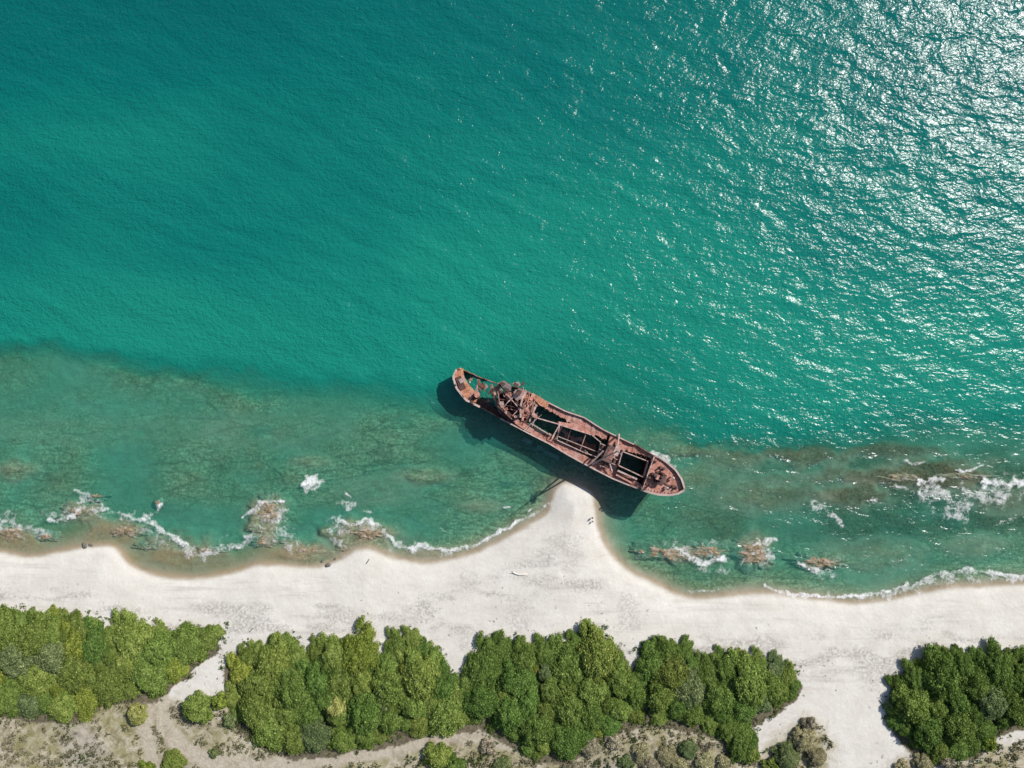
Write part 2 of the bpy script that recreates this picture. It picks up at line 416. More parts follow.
def plain(name, c, rough=.8, var=.25, scale=3.):
    m, nt, out = mat(name); g = G(nt); p = g.pos()
    n = g.noise(p, scale, 4, .6)
    col = g.mix(g.mr(n, .3, .7), tuple(x * (1 - var) for x in c), tuple(min(1, x * (1 + var)) for x in c))
    sh = g.n('BsdfPrincipled', i_Base_Color=col, i_Roughness=rough)
    nt.links.new(sh.outputs[0], out.inputs[0]); return m

M = {}
M['ground'] = ground_material(); M['water'] = water_material(); M['foam'] = foam_material()
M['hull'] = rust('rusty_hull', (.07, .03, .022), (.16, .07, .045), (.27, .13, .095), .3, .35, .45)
M['deck'] = rust('salmon_rust_deck', (.20, .085, .06), (.40, .178, .132), (.52, .28, .215), .4, .7, .8)
M['worn'] = rust('worn_rust_deck', (.12, .055, .04), (.36, .165, .125), (.53, .30, .24), .4, .8, .9)
M['rail'] = rust('pale_rail', (.30, .19, .155), (.42, .31, .27), (.52, .42, .38), .3, .2, .8)
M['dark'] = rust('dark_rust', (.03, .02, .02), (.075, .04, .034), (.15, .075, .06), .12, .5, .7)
M['orange'] = rust('orange_rust', (.20, .07, .035), (.42, .18, .10), (.52, .30, .20), .3, .75, 1.0)
M['pale'] = rust('bleached_plate', (.24, .12, .10), (.39, .27, .235), (.54, .43, .39), .4, .55, .8)
M['leaf_mid'] = leaf_material('foliage_mid', (.058, .094, .017), (.110, .155, .034), (.185, .228, .068))
M['leaf_deep'] = leaf_material('foliage_deep', (.038, .072, .014), (.076, .126, .029), (.138, .194, .053))
M['leaf_grey'] = leaf_material('foliage_grey', (.048, .075, .030), (.092, .125, .050), (.165, .195, .092))
M['leaf_yellow'] = leaf_material('foliage_yellow', (.075, .105, .016), (.135, .172, .030), (.215, .245, .060))
M['leaf_pale'] = leaf_material('foliage_pale_dry', (.13, .125, .065), (.20, .19, .105), (.30, .275, .175))
M['leaf_lime'] = leaf_material('foliage_lime', (.17, .18, .05), (.26, .27, .085), (.36, .36, .15))
M['leaf_ash'] = leaf_material('foliage_ash', (.12, .105, .072), (.195, .172, .122), (.29, .262, .20))
M['bark'] = plain('bark', (.16, .12, .085), .9, .3, 5)
M['drift'] = plain('bleached_wood', (.56, .52, .46), .85, .12, 4)
M['rock'] = rust('reef_rock', (.085, .065, .035), (.21, .165, .10), (.38, .32, .235), .4, .6, 1.3)
M['stone'] = plain('dark_stone', (.10, .09, .08), .9, .35, 4)

# ------------------------------------------------------------------ ground and sea
xs = axis(-150, 150, .42, 4200); ys = axis(-118, 112, .42, 4200)
X, Y, F = grid(xs, ys)
fl = fields(X, Y)
me = npmesh('beach', np.stack([X, Y, fl['z']], 1), F)
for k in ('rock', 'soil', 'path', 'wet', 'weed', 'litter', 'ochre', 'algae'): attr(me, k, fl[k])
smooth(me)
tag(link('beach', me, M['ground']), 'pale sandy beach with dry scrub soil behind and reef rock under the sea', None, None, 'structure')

def swell(X, Y, depth):
    u = X * .375 + Y * .927
    w = fbm(X / 26, Y / 14, 71, 3) * 9
    a = np.clip(depth / 3.0, 0, 1)
    return a * (.045 * np.sin(u * 2 * math.pi / 9.5 + w) + .03 * np.sin((X * .55 + Y * .83) * 2 * math.pi / 5.3 + w * 1.4) + .22 * (fbm(X / 5, Y / 3, 77, 3) - .5))

def level(X, Y):
    f = fields(X, Y)
    dep = np.maximum(0, -f['z'])
    fade = np.exp(-((np.hypot(X, Y) / 400) ** 2))
    return f, dep, swell(X, Y, dep) * fade

xs = axis(-150, 150, .5, 4200)
ya = axis(-58, 112, .5, 4200); ya = ya[(ya >= -75)]
X, Y, F = grid(xs, ya)
f, dep, wz = level(X, Y)
keep = (f['z'] < .35)
fk = keep[F].any(axis=1)
F = F[fk]; used = np.unique(F); rm = np.full(len(X), -1); rm[used] = np.arange(len(used)); F = rm[F]
me = npmesh('sea', np.stack([X, Y, wz], 1)[used], F)
attr(me, 'depth', np.maximum(0, wz - f['z'])[used])
smooth(me)
tag(link('sea', me, M['water']), 'turquoise sea with small waves and sun glitter', None, None, 'structure')

# ------------------------------------------------------------------ surf foam
STROKES = [([(40, 515), (62, 519), (84, 504), (108, 516), (140, 525), (165, 538), (190, 552)], 9, .40), ([(0, 525), (22, 530), (45, 536)], 9, .42), ([(195, 553), (225, 548), (250, 542), (262, 525), (270, 505)], 11, .40), ([(270, 510), (284, 530), (292, 550)], 9, .45), ([(332, 528), (345, 530), (380, 532), (395, 545)], 8, .42), ([(660, 545), (690, 548), (715, 556), (740, 560)], 8, .38), ([(930, 500), (965, 495), (1010, 492)], 15, .42), ([(820, 596), (880, 597), (930, 586), (985, 578), (1030, 580)], 5, .42),
    ([(48, 520), (60, 521), (75, 514), (84, 508)], 3.2, .9), ([(76, 491), (86, 493)], 3, .9), ([(78, 505), (86, 497), (93, 502)], 8, .62),
    ([(95, 508), (105, 510), (118, 514), (132, 519), (145, 519), (156, 511), (160, 505)], 3.6, .75), ([(138, 518), (150, 522), (162, 530), (174, 537), (187, 543)], 3.4, .95),
    ([(187, 543), (196, 551), (206, 554), (218, 549), (235, 545), (245, 541)], 6.5, .62), ([(185, 548), (200, 556), (215, 553)], 4, .6), ([(20, 535), (34, 530), (46, 534)], 5, .6), ([(0, 520), (10, 513), (16, 530)], 5, .55),
    ([(243, 517), (252, 512), (258, 506)], 3.4, .9), ([(262, 502), (275, 501), (283, 502)], 4, .95), ([(256, 515), (266, 520), (280, 515), (284, 528)], 10, .56), ([(258, 530), (272, 534), (284, 540), (290, 549)], 6, .5),
    ([(304, 483), (311, 480), (318, 482)], 7, .95), ([(306, 488), (314, 488)], 5, .85), ([(346, 503), (352, 501)], 6, .9), ([(347, 493), (350, 496)], 2.5, .8), ([(365, 511), (370, 512)], 2.5, .7),
    ([(330, 518), (336, 522), (333, 532), (334, 540)], 7, .62), ([(340, 521), (352, 525), (366, 521), (378, 526), (388, 534), (393, 541), (404, 546), (414, 547), (424, 546)], 4.2, .9),
    ([(330, 520), (338, 523)], 6, .85), ([(420, 547), (440, 549), (456, 550), (468, 546), (486, 539), (502, 530), (520, 521), (533, 515)], 2.6, .92), ([(405, 549), (430, 553), (450, 553)], 4, .5),
    ([(533, 515), (545, 507), (552, 500)], 1.8, .6),
    ([(676, 548), (684, 552), (694, 559), (706, 563), (718, 562), (724, 558)], 4.2, .95), ([(673, 552), (682, 557), (690, 553), (686, 546)], 7, .55), ([(700, 568), (716, 571), (728, 567)], 6, .45),
    ([(752, 551), (758, 545), (765, 541), (775, 541)], 4.2, .95), ([(758, 545), (768, 549), (768, 560), (762, 566)], 6, .55), ([(705, 541), (714, 543)], 4, .5),
    ([(682, 591), (700, 592), (718, 590)], 2, .55), ([(765, 586), (778, 591), (790, 595), (806, 595), (820, 596)], 2.6, .85), ([(818, 596), (838, 597), (856, 596), (872, 595), (886, 591)], 3, .95),
    ([(885, 592), (902, 588), (918, 585), (928, 580), (940, 575), (956, 572), (972, 571), (988, 570)], 4.2, .8), ([(928, 583), (945, 579), (965, 577), (990, 576)], 5, .5), ([(986, 570), (998, 575), (1012, 577), (1030, 577), (1060, 574)], 3.6, .95),
    ([(796, 563), (806, 566), (816, 570), (824, 573)], 2.5, .8), ([(812, 573), (824, 575), (836, 573)], 5, .45), ([(818, 508), (828, 512), (834, 519), (838, 528)], 7, .6),
    ([(918, 481), (930, 480), (944, 480)], 3.6, 1.), ([(955, 470), (966, 471), (976, 468), (982, 464)], 2, .85), ([(984, 485), (993, 480), (1002, 483), (1014, 483), (1030, 480)], 5, 1.), ([(996, 490), (1010, 494), (985, 494)], 8, .72),
    ([(928, 490), (944, 497), (958, 505), (965, 511), (950, 514)], 12, .66), ([(965, 490), (985, 500), (1010, 499)], 10, .55), ([(895, 486), (905, 490), (915, 492)], 3, .6), ([(904, 460), (916, 464), (926, 462)], 2.4, .6), ([(870, 495), (876, 502)], 4, .5),
    ([(645, 450), (652, 453), (660, 457), (668, 462)], 4.5, .95), ([(668, 463), (676, 468)], 3, .6), ([(1000, 520), (1020, 516)], 3, .4), ([(890, 562), (905, 560)], 3, .4), ([(536, 508), (530, 510)], 1.6, .8), ([(504, 508), (511, 507)], 2.5, .8)]
def foam_field(px, py):
    r = np.zeros_like(px)
    for pts, w, s in STROKES:
        xs_ = [p[0] for p in pts]; ys_ = [p[1] for p in pts]
        m = (px > min(xs_) - 2 * w) & (px < max(xs_) + 2 * w) & (py > min(ys_) - 2 * w) & (py < max(ys_) + 2 * w)
        if not m.any(): continue
        jx = px[m] + (fbm(px[m] / 6, py[m] / 6, 91) - .5) * w * 2.6; jy = py[m] + (fbm(px[m] / 6, py[m] / 6, 95) - .5) * w * 2.6
        q = seg_dist(jx, jy, catmull(pts, 4)) / w
        r[m] = np.maximum(r[m], s * sstep(1.25, .15, q))
    return r
xf = np.arange(-140, 142, .26); yf = np.arange(-57, -8, .26)
X, Y, F = grid(xf, yf)
fo = foam_field(X / S + 512, 384 - Y / S)
fk = (fo[F] > .04).any(axis=1); F = F[fk]; used = np.unique(F); rm = np.full(len(X), -1); rm[used] = np.arange(len(used)); F = rm[F]
X, Y, fo = X[used], Y[used], fo[used]
f, dep, wz = level(X, Y)
me = npmesh('surf_foam', np.stack([X, Y, np.maximum(wz, f['z']) + .035 + fo * .08], 1), F)
attr(me, 'foam', fo); smooth(me)
tag(link('surf_foam', me, M['foam']), 'white surf foam breaking along the beach and over the shoals', None, None, 'stuff')

# ------------------------------------------------------------------ reef rocks standing at the surface
def reef_rock(px, py, rx, ry, h, label, seed):
    c = P(px, py); nr, na = 24, 96; V = []; F = []
    for i in range(nr + 1):
        t = i / nr
        for k in range(na):
            a = 2 * math.pi * k / na
            rr = 1 + .42 * (mnoise.fractal(Vector((math.cos(a) * 1.9, math.sin(a) * 1.9, seed)), .8, 2.1, 5)) 
            x = math.cos(a) * rx * 1.3 * S * t * rr; y = math.sin(a) * ry * 1.3 * S * t * rr
            n = mnoise.fractal(Vector((x * .6, y * 1.0, seed + 9.)), .7, 2.1, 6)
            V.append((x, y, h * (1 - t ** 2.2) + n * .34 * (1 - t * .4) - 1.0 * t ** 3))
    for i in range(nr):
        for k in range(na):
            j = (k + 1) % na
            F.append((i * na + k, (i + 1) * na + k, (i + 1) * na + j, i * na + j))
    bm = bmesh.new(); vs = [bm.verts.new(v) for v in V]
    for q in F: bm.faces.new([vs[i] for i in q])
    bmesh.ops.remove_doubles(bm, verts=bm.verts, dist=1e-4); bmesh.ops.recalc_face_normals(bm, faces=bm.faces)
    me = bpy.data.meshes.new('reef_rock'); bm.to_mesh(me); bm.free(); smooth(me)
    o = link('reef_rock', me, M['rock']); o.location = (c.x, c.y, -.12)
    tag(o, label, 'rock', 'wave washed rocks along the beach')
for a in [(10, 534, 22, 9, .22, 'flat orange brown rock shelf awash at the left edge of the beach', 1.3),
          (96, 497, 9, 4.5, .25, 'small brown rock farthest out in the surf off the left grove', 2.1),
          (158, 503, 5, 3.5, .28, 'tiny pale rock alone in the surf off the left grove', 2.9),
          (124, 531, 20, 7.5, .32, 'broad mossy brown rock behind the broken surf line, beside the sandy point', 3.7),
          (268, 511, 15, 13, .25, 'square brown rock ledge under foam, left of the round foam patch', 4.4),
          (268, 541, 18, 7, .18, 'tan flat rock at the water edge directly inshore of the square ledge', 5.2),
          (368, 534, 17, 7, .42, 'dark domed rock with foam curling round its seaward side', 6.1),
          (666, 553, 26, 9, .25, 'low tan rock in the shallows just right of the sand spit', 7.3),
          (708, 551, 24, 8, .2, 'dark brown rock behind the bright foam streak right of the spit', 8.1),
          (753, 554, 19, 14, .28, 'large tan rock with white foam on its seaward top, right of the spit', 9.6),
          (46, 537, 13, 5, .16, 'ragged orange rock between the left edge shelf and the dark stones', 11.4),
          (148, 547, 18, 5, .14, 'low tan rock ledge in the wash just right of the broad mossy rock', 12.2),
          (206, 551, 20, 5, .12, 'thin tan rock ledge left of the square ledge, under trailing foam', 13.7),
          (306, 551, 17, 5.5, .14, 'low brown rock in the shallows between the square ledge and the domed rock', 14.1),
          (342, 549, 10, 5, .2, 'small dark rock hugging the lower left of the domed rock', 15.8),
          (640, 551, 8, 4, .12, 'tiny brown rock nearest the spit on its right side', 16.3),
          (80, 512, 16, 5, .14, 'pale foamy rock shoal between the farthest out rock and the beach', 17.9),
          (900, 478, 22, 4.5, .1, 'dark olive rock ridge left of the bright breakers at far right', 18.4),
          (962, 476, 26, 4, .1, 'dark olive rock ridge between the two bright breakers at far right', 19.2),
          (820, 562, 24, 7, .2, 'long thin brown rock lying parallel to the right beach', 10.2)]:
    reef_rock(*a)

# ------------------------------------------------------------------ the shipwreck
ship = empty('shipwreck', P(575, 432, 0))
tag(ship, 'rusted cargo shipwreck stranded at the tip of the sand spit, decks broken open', 'shipwreck')
#        port px         starboard px      z_port z_star
ST = [((456.5, 369.5), (459.5, 368.3), 4.4, 4.4), ((453.2, 377), (464.5, 370), 4.4, 2.8), ((456.4, 388), (476, 374), 4.5, .7), ((466, 400), (488, 379), 4.5, .1), ((475, 404.5), (497, 383), 4.0, .1),
      ((486, 410.5), (508, 385.5), 2.8, .4), ((497, 417), (518, 388), 3.7, 3.4), ((513, 425), (531, 393.5), 4.7, 4.6), ((533, 435.5), (548, 402.5), 4.8, 4.8), ((549, 443.5), (566, 411.5), 4.9, 4.9),
      ((570, 456), (584, 417.5), 5.1, 5.0), ((590.6, 467.2), (602, 429), 5.4, 5.3), ((612.5, 478.5), (619, 437.5), 5.8, 5.9), ((628, 484.8), (637.5, 446), 6.4, 6.5), ((641, 489.6), (653.5, 455), 8.0, 8.1), ((650, 492.6), (660, 458), 8.6, 8.6),
      ((659, 494.6), (667, 462.5), 8.8, 8.8), ((670, 495), (676, 470.5), 9.1, 9.1), ((678, 493.5), (681.5, 479), 9.4, 9.4), ((684.3, 490), (684.5, 488.3), 9.6, 9.6)]
NOM = [4.4, 4.4, 4.4, 4.4, 4.4, 4.5, 4.6, 4.7, 4.8, 4.9, 5.1, 5.4, 5.9, 6.5, 8.0, 8.6, 8.8, 9.1, 9.4, 9.6]
def station(s, side, z=None):
    """point on the deck edge: s station index, side 0 port 1 starboard"""
    i = min(int(s), len(ST) - 2); t = s - i
    a = P(*ST[i][side], NOM[i]); b = P(*ST[i + 1][side], NOM[i + 1]); p = a.lerp(b, t)
    p.z = (ST[i][2 + side] * (1 - t) + ST[i + 1][2 + side] * t) if z is None else z
    return p
def deckpt(s, v, z):
    """v 0 port ... 1 starboard"""
    a = station(s, 0, z); b = station(s, 1, z); return a.lerp(b, v)
AX = (station(17, 0) - station(6, 0)).normalized(); AX.z = 0; AX.normalize(); SHIP_RZ = math.atan2(AX.y, AX.x)

def make_hull():
    n = len(ST) - 1; sub = 4; rows = 7; V = []; F = []
    SS = [i / sub for i in range(n * sub + 1)]
    ring = [(s, 0) for s in SS[::-1]] + [(s, 1) for s in SS]
    for (s, side) in ring:
        top = station(s, side); mid = (station(s, 0, 0) + station(s, 1, 0)) * .5
        bowt = max(0, (s - 12.5) / 6.5); stt = max(0, (4.5 - s) / 4.5)
        jag = mnoise.noise(Vector((s * 3.1, side * 7., 1.))) * (.9 if 1.3 < s < 7 else .12)
        ztop = max(top.z + jag, -.8) if s < 7 else top.z + jag * .5
        for r in range(rows):
            t = r / (rows - 1)
            z = ztop + (-2.2 - ztop) * t
            nz = station(s, side, 0)
            k = (.62 * bowt ** 1.3 + .5 * stt) * max(0, min(1, (NOM[min(int(s), n)] - z) / (NOM[min(int(s), n)] + 2.2)))
            p = nz.lerp(mid, k) - AX * (5.2 * bowt ** 2.2 * k / .62 if bowt else 0) + AX * (3.2 * stt ** 1.5 * k)
            dent = mnoise.noise(Vector((p.x * .25, p.y * .25, z * .4))) * .14
            nrm = (nz - mid); nrm = nrm.normalized() if nrm.length > .01 else AX
            p = p + nrm * dent * (1 - bowt)
            V.append(Vector((p.x, p.y, z)))
    m = len(ring)
    for i in range(m - 1):
        for r in range(rows - 1):
            F.append((i * rows + r, i * rows + r + 1, (i + 1) * rows + r + 1, (i + 1) * rows + r))
    for r in range(rows - 1):   # close the bow seam
        F.append(((m - 1) * rows + r, (m - 1) * rows + r + 1, r + 1, r))
    me = bpy.data.meshes.new('hull'); o3 = ship.location
    me.from_pydata([tuple(v - o3) for v in V], [], F); me.update()
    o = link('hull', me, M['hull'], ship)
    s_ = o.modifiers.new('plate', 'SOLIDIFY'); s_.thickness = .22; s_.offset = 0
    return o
hull = make_hull()
# rubbing strake / rail cap along the sheer
def cap(name, side, s0, s1, w, mat_, lift=.05, h=.22):
    mb = MB(); k = 3; ss = np.linspace(s0, s1, int((s1 - s0) * k) + 1)
    pts = [station(s, side) + Vector((0, 0, lift)) for s in ss]
    for a, b in zip(pts[:-1], pts[1:]): mb.beam(a, b + (b - a).normalized() * .03, w, h)
    return mb.build(name, mat_, ship)
cap('rail_cap', 0, 0, 4.4, .5, M['rail']); cap('rail_cap', 0, 6.2, 13.8, .34, M['rail'])
cap('rail_cap', 0, 14.0, 19, .5, M['rail']); cap('rail_cap', 1, 14.2, 19, .42, M['rail'])
cap('rail_cap', 1, 7.2, 12.8, .28, M['rail']); cap('rail_cap', 1, 0, .7, .4, M['orange'])

def strip(name, outer_side, s0, s1, inner, z_of, mat_, gaps=0., step=.25, th=.2):
    """side deck plating from hull edge inwards; inner: fraction across"""
    mb = MB(); s = s0
    while s < s1 - 1e-6:
        e = min(s + step, s1)
        if True:
            kk = .3 if random.random() < gaps else 1.
            w0 = inner(s) * kk * (1 + random.uniform(-.18, .12) * (gaps > 0)); w1 = inner(e) * kk * (1 + random.uniform(-.18, .12) * (gaps > 0))
            v = (lambda f: f) if outer_side == 0 else (lambda f: 1 - f)
            dz = random.uniform(-.12, .08) * (1 if gaps else .3)
            mb.prism([deckpt(s, v(.015), z_of(s) + dz), deckpt(e, v(.015), z_of(e) + dz), deckpt(e, v(w1), z_of(e) + dz * .5), deckpt(s, v(w0), z_of(s) + dz * .5)], th)
        s = e
    return mb.build(name, mat_, ship)
zd = lambda s: np.interp(s, range(len(NOM)), NOM) - .55
ip = lambda a: (lambda s: float(np.interp(s, a[0], a[1])))
strip('side_deck', 0, 6.6, 14., ip(([6.6, 8, 11, 12.2, 13, 14], [.30, .20, .19, .22, .20, .12])), zd, M['worn'])
strip('side_deck', 1, 7.3, 14., ip(([7.3, 8.3, 9, 9.6, 10.4, 11.4, 12.4, 14], [.22, .19, .20, .30, .26, .20, .24, .10])), zd, M['worn'], .02, .12)
strip('side_deck', 0, 3.7, 6.7, ip(([3.7, 4.6, 5.4, 6.7], [.30, .22, .16, .30])), lambda s: float(np.interp(s, [3.7, 4.4, 5.2, 6.7], [3.6, 3.0, 2.0, 3.2])), M['dark'])
# forecastle
def fo(s, v, z=8.2): return deckpt(s, v, z + (s - 14) * .12)
mb = MB(); L = [fo(s, .02) for s in np.linspace(14.05, 18.7, 14)]; Rr = [fo(s, .98) for s in np.linspace(18.7, 14.05, 14)]
mb.prism(L + Rr, .2); mb.build('forecastle_deck', M['deck'], ship)
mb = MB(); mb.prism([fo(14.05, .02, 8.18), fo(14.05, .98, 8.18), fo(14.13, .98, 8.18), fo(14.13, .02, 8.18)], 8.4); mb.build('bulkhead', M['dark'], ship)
mb = MB(); a, b = fo(14.05, .03), fo(14.05, .97)
for k in range(9): mb.beam(a.lerp(b, k / 8) + Vector((0, 0, 0)), a.lerp(b, k / 8) + Vector((0, 0, 1.0)), .08, .08)
for h in (.5, 1.0): mb.beam(a + Vector((0, 0, h)), b + Vector((0, 0, h)), .09, .09)
mb.build('deck_railing', M['rail'], ship)
# windlass, bollards, hawse things on the forecastle
wl = empty('windlass'); wl.parent = ship; wl.location = P(660, 478, 8.6) - ship.location
def child(mb, name, mat_, par_world, par, **kw): return mb.build(name, mat_, par, origin=par_world, **kw)
wc = P(660, 478, 8.6); XX = Vector((-AX.y, AX.x, 0)); Z = Vector((0, 0, 1))
mb = MB(); mb.box(wc + Z * .1, (2.6, 2.6, .2), SHIP_RZ); child(mb, 'bedplate', M['dark'], wc, wl)
mb = MB(); mb.tube([wc - XX * 1.5 + Z * .8, wc + XX * 1.5 + Z * .8], .22, 10); child(mb, 'shaft', M['dark'], wc, wl)
for o_ in (-1.25, -.45, .45, 1.25):
    mb = MB(); mb.tube([wc + XX * (o_ - .2) + Z * .8, wc + XX * (o_ + .2) + Z * .8], .62, 12); child(mb, 'drum', M['dark'], wc, wl)
mb = MB(); mb.box(wc + AX * -.9 + Z * .8, (.7, 1.2, 1.1), SHIP_RZ); child(mb, 'gearbox', M['worn'], wc, wl)
def bollards(px, py, z):
    c = P(px, py, z); mb = MB(); mb.box(c + Z * .06, (1.5, .6, .12), SHIP_RZ)
    for k in (-.45, .45):
        mb.tube([c + AX * k, c + AX * k + Z * .75], .2, 10); mb.tube([c + AX * k + Z * .75, c + AX * k + Z * .85], .26, 10)
    mb.build('bollard', M['dark'], ship)
bollards(648, 484, 8.38); bollards(662, 468, 8.58); bollards(674, 487, 8.78); bollards(643, 488, 8.28); bollards(653, 461, 8.38)
def vent(px, py, z, r=.3, h=1.1, m='dark'):
    c = P(px, py, z); mb = MB(); mb.tube([c, c + Z * h * .7, c + Z * h + AX * .2, c + Z * h + AX * .65], [r * .8, r * .8, r, r * 1.3], 10); mb.build('ventilator', M[m], ship, sm=False)
vent(653, 474.5, 8.4, .5, 1.2); vent(671, 477, 8.75, .25, .9, 'rail'); vent(647, 477, 8.35, .35, 1.); vent(665, 487, 8.6, .25, .8, 'rail')
mb = MB(); c = P(653.5, 475.5, 8.38); mb.box(c + Z * .35, (1.5, 1.2, .7), SHIP_RZ); mb.build('deck_hatch', M['dark'], ship, bevel=.08)
mb = MB(); c = P(657, 485.5, 8.48)
mb.tube([P(664, 482, 8.78), P(670, 486, 8.88), P(676, 488.5, 8.98)], .13, 6); mb.build('anchor_chain', M['dark'], ship)
# inner stiffeners (bulwark stays)
mb = MB()
for s in np.arange(14.4, 18.6, .35):
    for side in (0, 1):
        p = station(s, side); q = deckpt(s, .09 if side == 0 else .91, 8.3 + (s - 14) * .12)
        mb = MB(); mb.prism([p + Z * -.1, p + Z * -.1 + AX * .07, q + AX * .07 + Z * .02, q + Z * .02], .12); mb.build('bulwark_stay', M['dark'], ship)

# hatch coamings and hold beams
def coaming(pts, z, h, mat_, name='hatch_coaming', w=.2):
    mb = MB(); q = [P(x, y, z) for x, y in pts]
    for a, b in zip(q, q[1:] + q[:1]):
        d = (b - a).normalized() * .1
        mb.beam(a - d + Z * -h / 2, b + d + Z * -h / 2, w, h)
    return mb.build(name, mat_, ship)
coaming([(622.5, 451.5), (648.5, 461.5), (644, 477.5), (618.5, 465.5)], 7.3, 1.5, M['pale'])
coaming([(559.8, 425), (592, 435), (601, 442.5), (598, 457.5), (584, 452.5), (556.8, 440)], 5.2, 1.2, M['pale'])
def beam(name, a, b, z0, z1, w, h, m='pale'):
    mb = MB(); mb.beam(P(*a, z0), P(*b, z1), w, h); return mb.build(name, M[m], ship)
beam('hold_beam', (531.5, 416.4), (559.7, 424.4), 5.10, 5.10, .26, .4); beam('hold_beam', (530.3, 423), (551, 435.5), 4.90, 4.90, .24, .4)
beam('hold_beam', (559.9, 424.0), (552, 438), 5.05, 5.00, .3, .5); beam('hold_beam', (562.4, 425.6), (554.6, 440), 5.00, 4.95, .3, .5, 'dark')
beam('hold_beam', (536.5, 404.5), (529.5, 421.5), 5.30, 5.10, .42, .5); beam('hold_beam', (617.5, 470.5), (637, 479.2), 6.50, 7.10, .4, .5); beam('hold_beam', (616, 474.5), (632, 483), 6.20, 6.50, .4, .5, 'deck')
beam('hold_beam', (558.5, 436.5), (599, 452.5), 4.7, 4.9, .16, .25); beam('hold_beam', (571, 429), (566, 444.5), 4.6, 4.6, .14, .22, 'dark'); beam('hold_beam', (586, 434), (580, 450.5), 4.7, 4.7, .16, .22, 'worn')
mb = MB(); mb.prism([P(549, 433, 4.60), P(555, 436, 4.60), P(553.5, 443, 4.60), P(547, 440, 4.60)], .25); mb.build('deck_plate', M['deck'], ship)
mb = MB(); mb.prism([P(558, 421.5, 4.65), P(577, 424.5, 4.65), P(592, 433, 4.65), P(591, 436.5, 4.65), P(575, 429, 4.65), P(560, 425, 4.65)], .18); mb.build('deck_plate', M['deck'], ship)
# frames (ribs) inside the holds
mb = MB()
for s in np.arange(7.4, 13.9, .3):
    for side in (0, 1):
        t = station(s, side, zd(s) - .2); b = station(s, side, -.6); c = (station(s, 0, 0) + station(s, 1, 0)) / 2
        k = .06; t2 = Vector((t.x + (c.x - t.x) * k, t.y + (c.y - t.y) * k, t.z)); b2 = Vector((b.x + (c.x - b.x) * k, b.y + (c.y - b.y) * k, b.z))
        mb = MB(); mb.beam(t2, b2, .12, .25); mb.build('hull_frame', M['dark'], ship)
# deck beams under the side decks
mb = MB()
for s in np.arange(7.4, 13.9, .3):
    for v0, v1 in ((.03, .24), (.97, .76)):
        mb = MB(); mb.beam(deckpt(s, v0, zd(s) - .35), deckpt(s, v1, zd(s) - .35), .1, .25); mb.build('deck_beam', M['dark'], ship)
# hold bottom of the fore hold and collapsed plating in the aft hold
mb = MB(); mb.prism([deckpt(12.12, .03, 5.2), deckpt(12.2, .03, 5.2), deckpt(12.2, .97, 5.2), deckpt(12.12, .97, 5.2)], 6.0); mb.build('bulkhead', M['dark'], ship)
random.seed(21)
for k in range(9):
    t = k / 8; c = P(566 + 27 * t, 434 + 17 * t, .4); mb = MB(); a = SHIP_RZ + random.uniform(-.5, .5)
    mb.box(c + XX * random.uniform(-1.2, .8), (random.uniform(1.5, 3.2), random.uniform(.5, 1.4), .12), a, (random.uniform(-.35, .35), random.uniform(-.25, .25)))
    mb.build('collapsed_plate', M['deck' if k % 3 else 'pale'], ship)

# cross deck with the mast, winches and mast house between the holds
mb = MB(); mb.prism([deckpt(11.35, .03, 5.2), deckpt(12.15, .03, 5.5), deckpt(12.2, .97, 5.65), deckpt(11.55, .97, 5.4)], .25); mb.build('cross_deck', M['deck'], ship)
mb = MB(); c = P(608.5, 453.5, 5.50); mb.box(c + Z * .9, (2.4, 4.2, 1.8), SHIP_RZ); mh = mb.build('mast_house', M['dark'], ship, bevel=.06)
mb = MB(); c = P(609.5, 454, 5.50); mb.box(c + Z * 1.95, (1.6, 2.2, .14), SHIP_RZ, (.12, -.18)); mb.build('house_roof', M['worn'], ship)
def winch(px, py, z):
    c = P(px, py, z); e = empty('cargo_winch'); e.parent = ship; e.location = c - ship.location
    for k in (-.7, .7):
        mb = MB(); mb.box(c + XX * k + Z * .55, (1.1, .14, 1.1), SHIP_RZ); child(mb, 'side_frame', M['pale'], c, e)
    mb = MB(); mb.tube([c - XX * .65 + Z * .75, c + XX * .65 + Z * .75], .38, 10); child(mb, 'drum', M['dark'], c, e)
    mb = MB(); mb.box(c + AX * .6 + Z * .2, (.6, 1.2, .35), SHIP_RZ); child(mb, 'bedplate', M['dark'], c, e)
winch(602, 447, 5.50); winch(614, 461, 5.70); winch(605, 464, 5.50); winch(615.5, 448, 5.80)
mb = MB(); mb.prism([P(616, 441, 5.85), P(627, 446.5, 6.20), P(624, 451, 6.20), P(614, 446, 5.85)], .15); mb.build('deck_plate', M['deck'], ship)
random.seed(5)
for k in range(16):
    c = P(random.uniform(600, 619), random.uniform(446, 468), 5.8); mb = MB()
    mb.box(c, (random.uniform(.5, 2.2), random.uniform(.12, .5), random.uniform(.1, .3)), random.uniform(0, 3.1), (random.uniform(-.3, .3), random.uniform(-.3, .3)))
    mb.build('scrap_plate', M[random.choice(['dark', 'pale', 'deck', 'orange'])], ship)
mast = empty('mast'); mc = P(605, 449, 5.60); mast.parent = ship; mast.location = mc - ship.location
CT = P(616.8, 451, 17.8)
for f_ in ((591.5, 464.5, 5.2), (619, 434.5, 5.9)):
    mb = MB(); a = P(*f_); mb.tube([a, a.lerp(CT, .5), CT], [.25, .22, .18], 10); child(mb, 'leg', M['pale'], mc, mast)
mb = MB(); mb.beam(CT - XX * 1.7, CT + XX * 1.7, .35, .3); mb.box(CT + Z * .15, (1.3, 2.2, .12), SHIP_RZ); child(mb, 'crosstree', M['pale'], mc, mast)
